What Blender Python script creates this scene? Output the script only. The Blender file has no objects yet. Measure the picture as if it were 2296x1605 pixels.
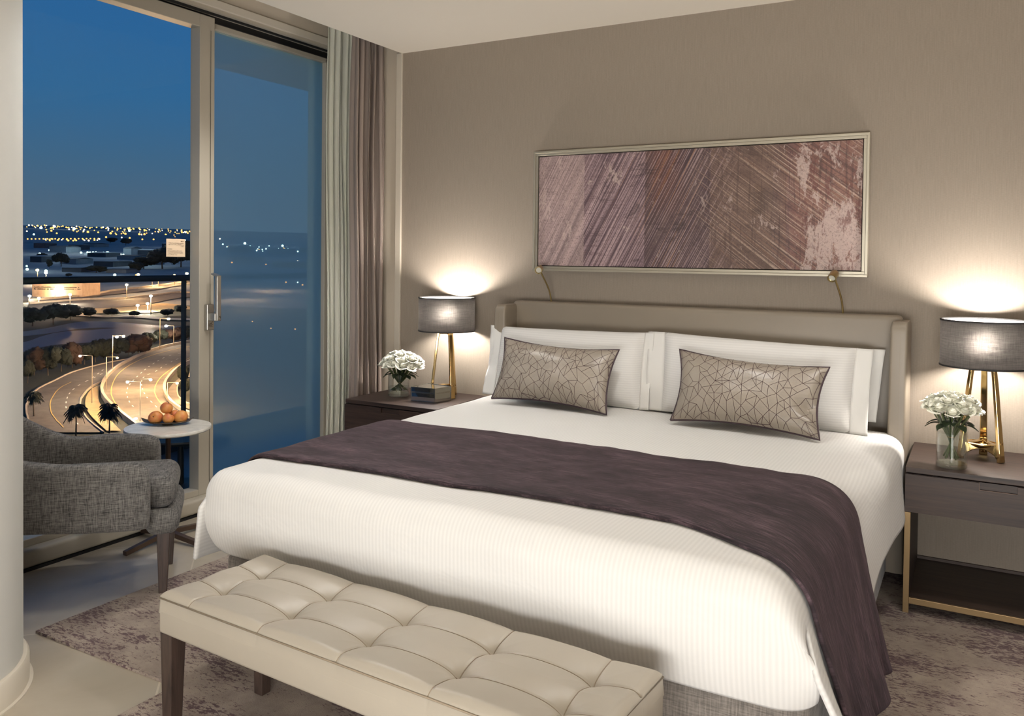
import bpy, bmesh, math, random
from mathutils import Vector, Matrix, noise
random.seed(7)
SC = bpy.context.scene
COL = SC.collection
PI = math.pi

# ------------------------------------------------------------------ camera
CAM = Vector((3.58442, -4.1412, 1.40))
cam = bpy.data.cameras.new('camera'); camo = bpy.data.objects.new('camera', cam); COL.objects.link(camo)
rt = Vector((0.872, 0.48938, 0.01158)); dn = Vector((0.02073, -0.01329, -0.9997)); fw = Vector((-0.48907, 0.87197, -0.02173))
m = Matrix((rt, -dn, -fw)).transposed().to_4x4(); m.translation = CAM
camo.matrix_world = m
cam.sensor_width = 36.0; cam.lens = 36.0 * 1860.63 / 2296
cam.shift_y = -186.28 / 2296
cam.clip_start = 0.05; cam.clip_end = 60000
SC.camera = camo

# ------------------------------------------------------------------ view
SC.view_settings.view_transform = 'Standard'; SC.view_settings.look = 'None'
SC.view_settings.gamma = 1.0; SC.view_settings.use_curve_mapping = False
SC.view_settings.exposure = 0.0
try:
    SC.cycles.use_denoising = True; SC.cycles.max_bounces = 7; SC.cycles.transparent_max_bounces = 18; SC.cycles.use_adaptive_sampling = True
    SC.cycles.sample_clamp_indirect = 6; SC.cycles.caustics_reflective = False; SC.cycles.caustics_refractive = False
except Exception: pass

def lin(c):
    return tuple(((v/255)/12.92 if v/255 <= .04045 else ((v/255+.055)/1.055)**2.4) for v in c) + (1.0,)

# ------------------------------------------------------------------ dusk sky
W = bpy.data.worlds.new('dusk_sky'); SC.world = W; W.use_nodes = True
nt = W.node_tree; bg = nt.nodes['Background']
tc = nt.nodes.new('ShaderNodeTexCoord'); sp = nt.nodes.new('ShaderNodeSeparateXYZ'); cr = nt.nodes.new('ShaderNodeValToRGB')
nt.links.new(tc.outputs['Generated'], sp.inputs[0]); nt.links.new(sp.outputs['Z'], cr.inputs[0]); nt.links.new(cr.outputs[0], bg.inputs[0])
els = cr.color_ramp.elements
els[0].position = 0.0; els[0].color = lin((80, 104, 126)); els[1].position = 1.0; els[1].color = lin((20, 55, 105))
for p_, c_ in ((.05, (76, 102, 126)), (.10, (64, 102, 134)), (.17, (48, 102, 148)), (.30, (42, 98, 154))):
    e = els.new(p_); e.color = lin(c_)
bg.inputs[1].default_value = 1.0

# ------------------------------------------------------------------ room lights
def spot(name, loc, power, size=110, blend=.5, rad=.04, col=(1, .84, .66), aim=None):
    l = bpy.data.lights.new(name, 'SPOT'); l.energy = power; l.spot_size = math.radians(size); l.spot_blend = blend
    l.shadow_soft_size = rad; l.color = col
    o = bpy.data.objects.new(name, l); COL.objects.link(o); o.location = loc
    if aim: o.rotation_euler = (Vector(aim)-Vector(loc)).to_track_quat('-Z', 'Y').to_euler()
    return o
def area(name, loc, aim, power, sx, sy, col=(1, .86, .70)):
    l = bpy.data.lights.new(name, 'AREA'); l.shape = 'RECTANGLE'; l.size = sx; l.size_y = sy; l.energy = power; l.color = col
    o = bpy.data.objects.new(name, l); COL.objects.link(o); o.location = loc
    o.rotation_euler = (Vector(aim)-Vector(loc)).to_track_quat('-Z', 'Y').to_euler()
    return o
def point(name, loc, power, rad=.035, col=(1, .80, .60)):
    l = bpy.data.lights.new(name, 'POINT'); l.energy = power; l.shadow_soft_size = rad; l.color = col
    o = bpy.data.objects.new(name, l); COL.objects.link(o); o.location = loc; return o
KW = (1, .98, .95)
for i, (x, y, p, ax, ay) in enumerate(((.72, -.95, 42, .70, -1.9), (2.3, -1.15, 42, 2.3, -1.9), (3.75, -1.05, 42, 3.6, -1.8), (.80, -1.55, 24, .35, -2.1), (4.3, -2.6, 22, 3.9, -2.4), (1.25, -2.0, 24, .35, -2.1))):  # the two spots aimed at the window-side floor are added fill
    spot('downlight_and_fill', (x, y, 2.60), p, 120, .6, .045, KW, (ax, ay, 0))
area('behind_camera_fill', (3.9, -5.75, 1.3), (2.3, -1.0, 1.9), 10, 3.0, 1.8, KW)  # added soft fill from behind the camera, no real source there
area('ceiling_fill', (3.4, -5.2, .5), (2.6, -1.6, 2.64), 120, 2.2, 1.0, KW)  # added upward fill that brightens the ceiling, not a fixture
LAMPS = ((.922, -.158, .588), (3.614, -.200, .588))
for x, y, z in LAMPS:
    point('bedside_bulb', (x, y, z+.478), 28, .045, (1, .93, .86))

# ================================================================== helpers
def new_mat(name): 
    mt = bpy.data.materials.new(name); mt.use_nodes = True
    return mt, mt.node_tree, mt.node_tree.nodes['Principled BSDF']
def N(nt, t, **kw):
    n = nt.nodes.new(t)
    for k, v in kw.items():
        if k in n.inputs: n.inputs[k].default_value = v
        else: setattr(n, k, v)
    return n
def coords(nt, scale=(1, 1, 1), rot=(0, 0, 0), kind='Object', loc=(0, 0, 0)):
    tc = N(nt, 'ShaderNodeTexCoord'); mp = N(nt, 'ShaderNodeMapping')
    if any(rot):
        m0 = N(nt, 'ShaderNodeMapping'); m0.inputs['Rotation'].default_value = rot; nt.links.new(tc.outputs[kind], m0.inputs[0])
        mp.inputs['Scale'].default_value = scale; mp.inputs['Location'].default_value = loc; nt.links.new(m0.outputs[0], mp.inputs[0]); return mp.outputs[0]
    mp.inputs['Scale'].default_value = scale; mp.inputs['Rotation'].default_value = rot; mp.inputs['Location'].default_value = loc
    nt.links.new(tc.outputs[kind], mp.inputs[0]); return mp.outputs[0]
def ramp(nt, fac, stops):
    r = N(nt, 'ShaderNodeValToRGB'); el = r.color_ramp.elements
    el[0].position, el[0].color = stops[0][0], stops[0][1]; el[1].position, el[1].color = stops[-1][0], stops[-1][1]
    for p, c in stops[1:-1]:
        e = el.new(p); e.color = c
    nt.links.new(fac, r.inputs[0]); return r.outputs[0]
def noise_tex(nt, vec, scale, detail=4, rough=.6, dist=0):
    n = N(nt, 'ShaderNodeTexNoise'); n.inputs['Scale'].default_value = scale; n.inputs['Detail'].default_value = detail
    n.inputs['Roughness'].default_value = rough; n.inputs['Distortion'].default_value = dist
    nt.links.new(vec, n.inputs['Vector']); return n.outputs['Fac']
def mixc(nt, fac, a, b, mode='MIX'):
    x = N(nt, 'ShaderNodeMix', data_type='RGBA', blend_type=mode)
    for sock, v in ((x.inputs[0], fac), (x.inputs[6], a), (x.inputs[7], b)):
        if isinstance(v, (int, float)): sock.default_value = v
        elif isinstance(v, tuple): sock.default_value = v
        else: nt.links.new(v, sock)
    return x.outputs[2]
def mth(nt, op, a, b=0.0, clamp=False):
    x = N(nt, 'ShaderNodeMath', operation=op); x.use_clamp = clamp
    for i, v in enumerate((a, b)):
        if isinstance(v, (int, float)): x.inputs[i].default_value = v
        else: nt.links.new(v, x.inputs[i])
    return x.outputs[0]
def bump(nt, bs, h, strength, dist=.002):
    b = N(nt, 'ShaderNodeBump'); b.inputs['Strength'].default_value = strength; b.inputs['Distance'].default_value = dist
    nt.links.new(h, b.inputs['Height']); nt.links.new(b.outputs[0], bs.inputs['Normal'])
def simple(name, c, rough=.5, metal=0, var=None, bmp=None, emit=None, spec=None, sheen=0):
    """var=(scale vec, amount, noise scale); bmp=(scale vec, noise scale, strength, dist)"""
    mt, nt, bs = new_mat(name)
    bs.inputs['Base Color'].default_value = lin(c); bs.inputs['Roughness'].default_value = rough; bs.inputs['Metallic'].default_value = metal
    if spec is not None: bs.inputs['Specular IOR Level'].default_value = spec
    if sheen: bs.inputs['Sheen Weight'].default_value = sheen
    if var:
        f = noise_tex(nt, coords(nt, var[0]), var[2])
        a = var[1]; lo = tuple(max(0, v*(1-a)) for v in lin(c)[:3])+(1,); hi = tuple(min(1, v*(1+a)) for v in lin(c)[:3])+(1,)
        nt.links.new(ramp(nt, f, ((.3, lo), (.7, hi))), bs.inputs['Base Color'])
    if bmp:
        bump(nt, bs, noise_tex(nt, coords(nt, bmp[0]), bmp[1]), bmp[2], bmp[3])
    if emit:
        bs.inputs['Emission Color'].default_value = lin(emit[0]); bs.inputs['Emission Strength'].default_value = emit[1]
    return mt

class MB:
    def __init__(s): s.v = []; s.f = []; s.uv = {}; s.mi = []
    def add(s, vs, fs, uvs=None, mi=0):
        o = len(s.v); s.v += [tuple(v) for v in vs]
        for f in fs: s.f.append(tuple(i+o for i in f)); s.mi.append(mi)
        if uvs:
            for i, u in enumerate(uvs): s.uv[o+i] = u
        return s
    def box(s, x0, x1, y0, y1, z0, z1, M=None, mi=0):
        vs = [Vector((x, y, z)) for x in (x0, x1) for y in (y0, y1) for z in (z0, z1)]
        if M is not None: vs = [M @ v for v in vs]
        return s.add(vs, [(0, 1, 3, 2), (4, 6, 7, 5), (0, 4, 5, 1), (2, 3, 7, 6), (0, 2, 6, 4), (1, 5, 7, 3)], mi=mi)
    def rbox(s, x0, x1, y0, y1, z0, z1, r=.01, seg=3, M=None, mi=0):
        bm = bmesh.new(); bmesh.ops.create_cube(bm, size=1)
        for v in bm.verts:
            v.co = Vector(((x0+x1)/2+v.co.x*(x1-x0), (y0+y1)/2+v.co.y*(y1-y0), (z0+z1)/2+v.co.z*(z1-z0)))
        bmesh.ops.bevel(bm, geom=list(bm.edges), offset=r, segments=seg, profile=.5, affect='EDGES', clamp_overlap=True)
        bm.verts.index_update()
        vs = [(M @ v.co if M is not None else v.co.copy()) for v in bm.verts]
        s.add(vs, [[v.index for v in f.verts] for f in bm.faces], mi=mi); bm.free(); return s
    def lathe(s, prof, seg=32, M=None, cap=True, mi=0, c=(0, 0, 0)):
        vs = []; n = len(prof)
        for k in range(seg):
            a = 2*PI*k/seg
            for r, z in prof:
                v = Vector((c[0]+r*math.cos(a), c[1]+r*math.sin(a), c[2]+z)); vs.append(M @ v if M is not None else v)
        fs = []
        for k in range(seg):
            k2 = (k+1) % seg
            for i in range(n-1): fs.append((k*n+i, k2*n+i, k2*n+i+1, k*n+i+1))
        if cap:
            if prof[0][0] > 1e-6: fs.append([k*n for k in range(seg)][::-1])
            if prof[-1][0] > 1e-6: fs.append([k*n+n-1 for k in range(seg)])
        return s.add(vs, fs, mi=mi)
    def tube(s, pts, rad, seg=10, cap=True, mi=0, flat=1.0):
        pts = [Vector(p) for p in pts]; n = len(pts)
        rr = rad if isinstance(rad, (list, tuple)) else [rad]*n
        T = [(pts[min(i+1, n-1)]-pts[max(i-1, 0)]).normalized() for i in range(n)]
        up = Vector((0, 0, 1)) if abs(T[0].z) < .9 else Vector((1, 0, 0))
        X = T[0].cross(up).normalized(); vs = []
        for i in range(n):
            X = (X - T[i]*X.dot(T[i])).normalized(); Y = T[i].cross(X)
            for k in range(seg):
                a = 2*PI*k/seg; vs.append(pts[i]+X*math.cos(a)*rr[i]+Y*math.sin(a)*rr[i]*flat)
        fs = [(i*seg+k, i*seg+(k+1) % seg, (i+1)*seg+(k+1) % seg, (i+1)*seg+k) for i in range(n-1) for k in range(seg)]
        if cap: fs += [list(range(seg))[::-1], [(n-1)*seg+k for k in range(seg)]]
        return s.add(vs, fs, mi=mi)
    def rail(s, pts, w, h, X0=None, cap=True, mi=0):
        """rectangular section swept along pts; w list or number (along X0-ish), h the other"""
        pts = [Vector(p) for p in pts]; n = len(pts)
        ww = w if isinstance(w, (list, tuple)) else [w]*n; hh = h if isinstance(h, (list, tuple)) else [h]*n
        T = [(pts[min(i+1, n-1)]-pts[max(i-1, 0)]).normalized() for i in range(n)]
        vs = []; X = Vector(X0)
        for i in range(n):
            x = (X - T[i]*X.dot(T[i])).normalized(); y = T[i].cross(x)
            for a, b in ((-1, -1), (1, -1), (1, 1), (-1, 1)): vs.append(pts[i]+x*a*ww[i]/2+y*b*hh[i]/2)
        fs = [(i*4+k, i*4+(k+1) % 4, (i+1)*4+(k+1) % 4, (i+1)*4+k) for i in range(n-1) for k in range(4)]
        if cap: fs += [(3, 2, 1, 0), tuple((n-1)*4+k for k in range(4))]
        return s.add(vs, fs, mi=mi)
    def grid(s, fn, nu, nv, closed_u=False, mi=0, uvf=None):
        vs = []; uvs = []
        for j in range(nv+1):
            for i in range(nu+(0 if closed_u else 1)):
                u, v = i/nu, j/nv; vs.append(fn(u, v)); uvs.append(uvf(u, v) if uvf else (u, v))
        w = nu if closed_u else nu+1; fs = []
        for j in range(nv):
            for i in range(nu):
                a = j*w+i; b = j*w+(i+1) % w; fs.append((a, b, b+w, a+w))
        return s.add(vs, fs, uvs, mi=mi)
    def build(s, name, mat, parent=None, smooth=False, sub=0, solid=0, bevel=0, loc=None, ang=None, weld=False):
        me = bpy.data.meshes.new(name); me.from_pydata(s.v, [], s.f)
        for mm in (mat if isinstance(mat, (list, tuple)) else [mat]): me.materials.append(mm)
        if any(s.mi):
            for p, i in zip(me.polygons, s.mi): p.material_index = i
        if s.uv:
            ul = me.uv_layers.new(name='UVMap')
            for l in me.loops:
                ul.data[l.index].uv = s.uv.get(l.vertex_index, (0, 0))
        me.validate()
        bm = bmesh.new(); bm.from_mesh(me)
        if weld: bmesh.ops.remove_doubles(bm, verts=bm.verts, dist=.0008)
        bmesh.ops.recalc_face_normals(bm, faces=bm.faces); bm.to_mesh(me); bm.free()
        o = bpy.data.objects.new(name, me); COL.objects.link(o)
        if parent is not None: o.parent = parent
        if loc: o.location = loc
        if smooth or ang:
            for p in me.polygons: p.use_smooth = True
            if ang: 
                try: me.set_sharp_from_angle(angle=math.radians(ang))
                except Exception: pass
        if solid:
            md = o.modifiers.new('solid', 'SOLIDIFY'); md.thickness = solid; md.offset = 0
        if bevel:
            md = o.modifiers.new('bevel', 'BEVEL'); md.width = bevel; md.segments = 2; md.limit_method = 'ANGLE'
        if sub:
            md = o.modifiers.new('sub', 'SUBSURF'); md.levels = sub; md.render_levels = sub
        return o
def tag(o, label=None, cat=None, group=None, kind=None):
    for k, v in (('label', label), ('category', cat), ('group', group), ('kind', kind)):
        if v: o[k] = v
    return o
def thing(name, label, cat, loc=(0, 0, 0), rz=0, group=None):
    o = bpy.data.objects.new(name, None); COL.objects.link(o); o.location = loc; o.rotation_euler = (0, 0, rz)
    o.empty_display_size = .05
    return tag(o, label, cat, group)
def struct(o, label=None): return tag(o, label, None, None, 'structure')
def clone(root, loc=None, rot=None, label=None, parent=None, scale=None):
    c = root.copy(); COL.objects.link(c)
    if parent is not None: c.parent = parent
    for ch in KIDS.get(root.name_full, []): clone(ch, parent=c)
    if loc is not None: c.location = loc
    if rot is not None: c.rotation_euler = rot
    if scale is not None: c.scale = (scale,)*3
    if label: c['label'] = label
    return c
KIDS = {}
def kid(parent, o): KIDS.setdefault(parent.name_full, []).append(o); return o
def sm(a, b, x):
    t = min(1, max(0, (x-a)/(b-a))); return t*t*(3-2*t)
def nz(x, y, z=0): return noise.noise(Vector((x, y, z)))

# ================================================================== materials
def fabric_weave(name, c1, c2, scale=400, rough=.9, sheen=.2, kind='Object', st=.4, dist=.001):
    mt, nt, bs = new_mat(name); bs.inputs['Roughness'].default_value = rough; bs.inputs['Sheen Weight'].default_value = sheen
    a = noise_tex(nt, coords(nt, (scale, scale*.06, scale*.06), kind=kind), 1, 3, .7)
    b = noise_tex(nt, coords(nt, (scale*.06, scale*.06, scale), kind=kind), 1, 3, .7)
    f = mth(nt, 'MULTIPLY', mth(nt, 'ADD', a, b), .5)
    nt.links.new(ramp(nt, f, ((.40, lin(c1)), (.60, lin(c2)))), bs.inputs['Base Color'])
    bump(nt, bs, f, st, dist); return mt
# wall covering: fine vertical thread
mt, nt, bs = new_mat('wall_fabric'); M_WALL = mt; bs.inputs['Roughness'].default_value = .75
f1 = noise_tex(nt, coords(nt, (420, 420, 9)), 1, 3, .7); f2 = noise_tex(nt, coords(nt, (90, 90, 420)), 1, 2, .6)
f = mth(nt, 'ADD', mth(nt, 'MULTIPLY', f1, .6), mth(nt, 'MULTIPLY', f2, .4))
nt.links.new(ramp(nt, f, ((.36, lin((141, 130, 117))), (.64, lin((156, 144, 130))))), bs.inputs['Base Color']); bump(nt, bs, f, .25, .001)
M_PAINT = simple('cream_paint', (196, 184, 166), .8)
M_PAINTW = simple('white_column_paint', (202, 201, 195), .75)
M_CEIL = simple('ceiling_paint', (226, 218, 204), .9)
M_FRAME = simple('window_frame_paint', (176, 168, 152), .42)
M_FRAMEL = simple('light_frame_paint', (205, 196, 180), .5)
M_BLACK = simple('black_rubber', (14, 14, 15), .5)
M_DGREY = simple('dark_metal', (40, 42, 46), .4, .6)
# marble floor tiles laid on the diagonal
mt, nt, bs = new_mat('floor_marble'); M_FLOOR = mt; bs.inputs['Roughness'].default_value = .28; bs.inputs['Specular IOR Level'].default_value = .45
v = coords(nt, (1, 1, 1), (0, 0, PI/4), loc=(.60, -.14, 0))
br = N(nt, 'ShaderNodeTexBrick', offset=0.0); nt.links.new(v, br.inputs['Vector'])
for k, val in (('Scale', 1.0), ('Mortar Size', .0035), ('Mortar Smooth', .1), ('Brick Width', .9), ('Row Height', .9), ('Bias', 0)): br.inputs[k].default_value = val
br.inputs['Color1'].default_value = lin((180, 172, 158)); br.inputs['Color2'].default_value = lin((188, 180, 166)); br.inputs['Mortar'].default_value = lin((208, 200, 186))
cl = ramp(nt, noise_tex(nt, coords(nt, (1, 1, 1)), 2.5, 6, .6, .6), ((.3, lin((226, 218, 206))), (.7, lin((255, 252, 246)))))
nt.links.new(mixc(nt, .8, br.outputs['Color'], cl, 'MULTIPLY'), bs.inputs['Base Color'])
# rug
mt, nt, bs = new_mat('distressed_rug'); M_RUG = mt; bs.inputs['Roughness'].default_value = 1; bs.inputs['Sheen Weight'].default_value = .2
v = coords(nt, (1, 1, 1)); vs_ = coords(nt, (1, 2.6, 1))
fine = noise_tex(nt, vs_, 42, 5, .75, .4); big = noise_tex(nt, vs_, 2.6, 4, .6, .3); pile = noise_tex(nt, v, 420, 2, .6)
k = mth(nt, 'ADD', mth(nt, 'MULTIPLY', fine, .72), mth(nt, 'MULTIPLY', big, .45))
base = ramp(nt, noise_tex(nt, v, 7, 5, .7), ((.35, lin((144, 127, 115))), (.65, lin((177, 161, 145)))))
c = mixc(nt, ramp(nt, k, ((.60, (0, 0, 0, 1)), (.635, (1, 1, 1, 1)))), base, lin((84, 52, 58)))
c = mixc(nt, ramp(nt, pile, ((.3, (.0, .0, .0, 1)), (.8, (.22, .22, .22, 1)))), c, lin((90, 78, 72)))
nt.links.new(c, bs.inputs['Base Color']); bump(nt, bs, pile, .8, .004)
# white bedding with woven stripes (u in metres across the bed)
def bedding(name, period=.013, axis='X', kind='UV', c=(222, 220, 216)):
    mt, nt, bs = new_mat(name); bs.inputs['Roughness'].default_value = .8; bs.inputs['Sheen Weight'].default_value = .15
    tc = N(nt, 'ShaderNodeTexCoord'); s = N(nt, 'ShaderNodeSeparateXYZ'); nt.links.new(tc.outputs[kind], s.inputs[0])
    w = mth(nt, 'SINE', mth(nt, 'MULTIPLY', s.outputs[axis], 2*PI/period))
    w = mth(nt, 'MULTIPLY_ADD', w, .5); nt.nodes[-1].inputs[2].default_value = .5
    nt.links.new(mixc(nt, w, lin(tuple(int(q*.965) for q in c)), lin(c)), bs.inputs['Base Color'])
    wr = noise_tex(nt, coords(nt, (1, 1, 1)), 9, 3, .5, .5)
    h = mth(nt, 'ADD', mth(nt, 'MULTIPLY', w, .035), wr); bump(nt, bs, h, .35, .012); return mt
M_BED = bedding('white_striped_duvet'); M_PIL = bedding('white_striped_pillowcase', .0105, 'Z', 'Object'); M_HEM = simple('white_plain_cotton', (220, 218, 213), .8, sheen=.1)
M_MATT = simple('mattress_cloth', (225, 222, 214), .9)
M_GREYBASE = fabric_weave('grey_linen_base', (98, 92, 86), (138, 130, 122), 300)
M_LEATHER = simple('taupe_leather', (140, 129, 114), .42, bmp=((1, 1, 1), 350, .12, .001), var=((1, 1, 1), .05, 3))
M_BENCH = simple('cream_leather', (166, 157, 142), .40, bmp=((1, 1, 1), 400, .1, .001), var=((1, 1, 1), .03, 3))
M_SEAM = simple('leather_seam', (140, 126, 106), .6)
# chenille throw
mt, nt, bs = new_mat('plum_chenille'); M_THROW = mt; bs.inputs['Roughness'].default_value = .85; bs.inputs['Sheen Weight'].default_value = .18; bs.inputs['Sheen Tint'].default_value = lin((190, 160, 175)); bs.inputs['Sheen Roughness'].default_value = .4
f = noise_tex(nt, coords(nt, (9, 150, 1), kind='UV'), 1.6, 7, .75, .2); g2 = noise_tex(nt, coords(nt, (3, 9, 1), kind='UV'), 1.0, 4, .7)
f = mth(nt, 'ADD', mth(nt, 'MULTIPLY', f, .65), mth(nt, 'MULTIPLY', g2, .35))
nt.links.new(ramp(nt, f, ((.41, lin((26, 18, 21))), (.5, lin((46, 34, 39))), (.62, lin((104, 83, 90))))), bs.inputs['Base Color']); bump(nt, bs, f, .6, .006)
# satin cushion and the thin plum lines woven over it
M_CUSH = simple('cushion_satin', (154, 144, 131), .34, var=((1, 1, 1), .06, 6), bmp=((1, 1, 1), 14, .25, .01)); M_WEB = simple('cushion_line', (76, 56, 56), .6)
M_PIPING = simple('plum_piping', (62, 44, 50), .5)
def wood(name, c1, c2, sc=(3, 40, 40), rough=.4):
    mt, nt, bs = new_mat(name); bs.inputs['Roughness'].default_value = rough
    f = noise_tex(nt, coords(nt, sc), 1.2, 6, .65, .8)
    nt.links.new(ramp(nt, f, ((.3, lin(c1)), (.7, lin(c2)))), bs.inputs['Base Color']); bump(nt, bs, f, .15, .001); return mt
M_WENGE = wood('dark_stained_oak', (34, 25, 22), (72, 55, 46), (2, 46, 46), rough=.5); M_WALNUT = wood('walnut', (44, 34, 30), (76, 60, 52), (40, 40, 4), .45)
M_BRONZE = simple('brushed_brass', (150, 126, 92), .38, .9); M_GOLD = simple('polished_gold', (214, 184, 128), .10, 1.0)
M_BRASSD = simple('aged_brass', (176, 156, 108), .28, 1.0); M_CHAMP = simple('champagne_metal', (184, 177, 160), .40, .6)
M_STEEL = simple('brushed_steel', (170, 166, 158), .32, .85); M_TABLELEG = simple('bronze_pedestal', (92, 74, 62), .42, .5)
M_MIRROR = simple('mirror_glass', (200, 205, 203), .03, 1.0); M_SILVER = simple('silver_edge', (190, 190, 182), .2, 1.0)
M_ARM = fabric_weave('grey_tweed', (50, 48, 46), (126, 122, 117), 480, .95, .1, st=.6, dist=.0015)
mt, nt, bs = new_mat('white_marble'); M_MARBLE = mt; bs.inputs['Roughness'].default_value = .2
nt.links.new(ramp(nt, noise_tex(nt, coords(nt), 9, 6, .6, 1.5), ((.35, lin((214, 210, 200))), (.6, lin((232, 228, 218))))), bs.inputs['Base Color'])
M_DISH = simple('bronze_dish', (96, 84, 70), .45, .6)
mt, nt, bs = new_mat('apricot_skin'); M_FRUIT = mt; bs.inputs['Roughness'].default_value = .45
nt.links.new(ramp(nt, noise_tex(nt, coords(nt), 22, 3, .5), ((.35, lin((206, 112, 70))), (.6, lin((226, 158, 84))))), bs.inputs['Base Color'])
M_PETAL = simple('cream_petal', (246, 245, 230), .55); M_PETAL.node_tree.nodes['Principled BSDF'].inputs['Subsurface Weight'].default_value = .0
M_STEM = simple('green_stem', (84, 96, 54), .5); M_LEAF = simple('dark_leaf', (58, 72, 50), .5); M_TWINE = simple('twine', (150, 130, 84), .8)
def curtain_mat(name, c, trans=.3):
    mt, nt, bs = new_mat(name); bs.inputs['Roughness'].default_value = .9
    f = noise_tex(nt, coords(nt, (500, 500, 10)), 1, 2, .6); cc = lin(c); d = tuple(q*.86 for q in cc[:3])+(1,)
    col = ramp(nt, f, ((.3, d), (.7, cc))); nt.links.new(col, bs.inputs['Base Color'])
    tr = N(nt, 'ShaderNodeBsdfTranslucent'); nt.links.new(col, tr.inputs[0]); mx = N(nt, 'ShaderNodeMixShader'); mx.inputs[0].default_value = trans
    nt.links.new(bs.outputs[0], mx.inputs[1]); nt.links.new(tr.outputs[0], mx.inputs[2]); nt.links.new(mx.outputs[0], nt.nodes['Material Output'].inputs[0]); return mt
M_SHEER = curtain_mat('sheer_voile', (226, 224, 208), .12); M_CURT = curtain_mat('taupe_blackout', (148, 134, 125), .02)
def clear_glass(name, tint=(1, 1, 1), refl=.06, diff=0, dcol=(.1, .2, .3), edge=.5):
    """thin pane: mostly transparent, a little mirror, optional body colour"""
    mt = bpy.data.materials.new(name); mt.use_nodes = True; nt = mt.node_tree; nt.nodes.clear(); out = N(nt, 'ShaderNodeOutputMaterial')
    tr = N(nt, 'ShaderNodeBsdfTransparent'); tr.inputs[0].default_value = (*tint, 1); gl = N(nt, 'ShaderNodeBsdfGlossy'); gl.inputs['Roughness'].default_value = 0.0
    lw = N(nt, 'ShaderNodeLayerWeight'); lw.inputs[0].default_value = .5; m1 = N(nt, 'ShaderNodeMixShader')
    nt.links.new(mth(nt, 'ADD', mth(nt, 'MULTIPLY', mth(nt, 'POWER', lw.outputs['Facing'], 4.0), edge), refl), m1.inputs[0]); a = tr
    if diff:
        df = N(nt, 'ShaderNodeBsdfDiffuse'); df.inputs[0].default_value = (*dcol, 1); tl = N(nt, 'ShaderNodeBsdfTranslucent'); tl.inputs[0].default_value = (*dcol, 1)
        ad = N(nt, 'ShaderNodeMixShader'); ad.inputs[0].default_value = .97; nt.links.new(df.outputs[0], ad.inputs[1]); nt.links.new(tl.outputs[0], ad.inputs[2])
        a = N(nt, 'ShaderNodeMixShader'); a.inputs[0].default_value = diff; nt.links.new(tr.outputs[0], a.inputs[1]); nt.links.new(ad.outputs[0], a.inputs[2])
    nt.links.new(a.outputs[0], m1.inputs[1]); nt.links.new(gl.outputs[0], m1.inputs[2]); nt.links.new(m1.outputs[0], out.inputs[0]); return mt
M_PANE = clear_glass('clear_pane', (.98, .99, .99), .008, edge=.3)
M_PANE2 = clear_glass('blue_haze_tinted_pane', (.88, .93, .95), .012, .40, (.62, .94, 1.0), .3)  # haze and reflections of the double glass painted in as a milky blue body
M_RAILGLASS = clear_glass('balustrade_glass', (.97, .985, .99), .01, edge=.3)
M_VBASE = clear_glass('thick_glass_base', (.84, .86, .84), .22, edge=1.0); M_VGLASS = clear_glass('vase_glass', (.975, .985, .98), .05, edge=1.0); M_WATER = clear_glass('vase_water', (.94, .965, .95), .10)
def shade_mat(name, dark, light, trans):
    mt = bpy.data.materials.new(name); mt.use_nodes = True; nt = mt.node_tree; nt.nodes.clear(); out = N(nt, 'ShaderNodeOutputMaterial')
    a = noise_tex(nt, coords(nt, (12, 12, 520)), 1, 4, .85); b = noise_tex(nt, coords(nt, (380, 380, 18)), 1, 4, .85)
    f = mth(nt, 'ADD', mth(nt, 'MULTIPLY', a, .6), mth(nt, 'MULTIPLY', b, .4))
    col = ramp(nt, f, ((.40, dark), (.62, light)))
    df = N(nt, 'ShaderNodeBsdfDiffuse'); df.inputs[0].default_value = (.035, .033, .034, 1) if dark[0] < .5 else (.8, .78, .74, 1)
    tl = N(nt, 'ShaderNodeBsdfRefraction'); tl.inputs['IOR'].default_value = 1.35; tl.inputs['Roughness'].default_value = .85; nt.links.new(col, tl.inputs[0]); mx = N(nt, 'ShaderNodeMixShader'); mx.inputs[0].default_value = trans
    t2 = N(nt, 'ShaderNodeBsdfTranslucent'); nt.links.new(col, t2.inputs[0]); m2 = N(nt, 'ShaderNodeMixShader'); m2.inputs[0].default_value = .50; nt.links.new(tl.outputs[0], m2.inputs[1]); nt.links.new(t2.outputs[0], m2.inputs[2])
    nt.links.new(df.outputs[0], mx.inputs[1]); nt.links.new(m2.outputs[0], mx.inputs[2]); nt.links.new(mx.outputs[0], out.inputs[0]); return mt
M_SHADE = shade_mat('black_linen_shade', (.05, .045, .045, 1), (.95, .88, .82, 1), .034); M_LINER = shade_mat('white_shade_liner', (.7, .68, .66, 1), (.8, .78, .75, 1), .38)
ltn = M_LINER.node_tree; lmx = [n for n in ltn.nodes if n.type == 'MIX_SHADER'][0]; ltr = N(ltn, 'ShaderNodeBsdfTransparent'); ltr.inputs[0].default_value = (1, .97, .93, 1); ltn.links.new(ltr.outputs[0], lmx.inputs[2]); lmx.inputs[0].default_value = .5
def emis(name, c, s):
    mt = bpy.data.materials.new(name); mt.use_nodes = True; nt = mt.node_tree; nt.nodes.clear(); out = N(nt, 'ShaderNodeOutputMaterial')
    e = N(nt, 'ShaderNodeEmission'); e.inputs[0].default_value = lin(c); e.inputs[1].default_value = s; nt.links.new(e.outputs[0], out.inputs[0]); return mt

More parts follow.
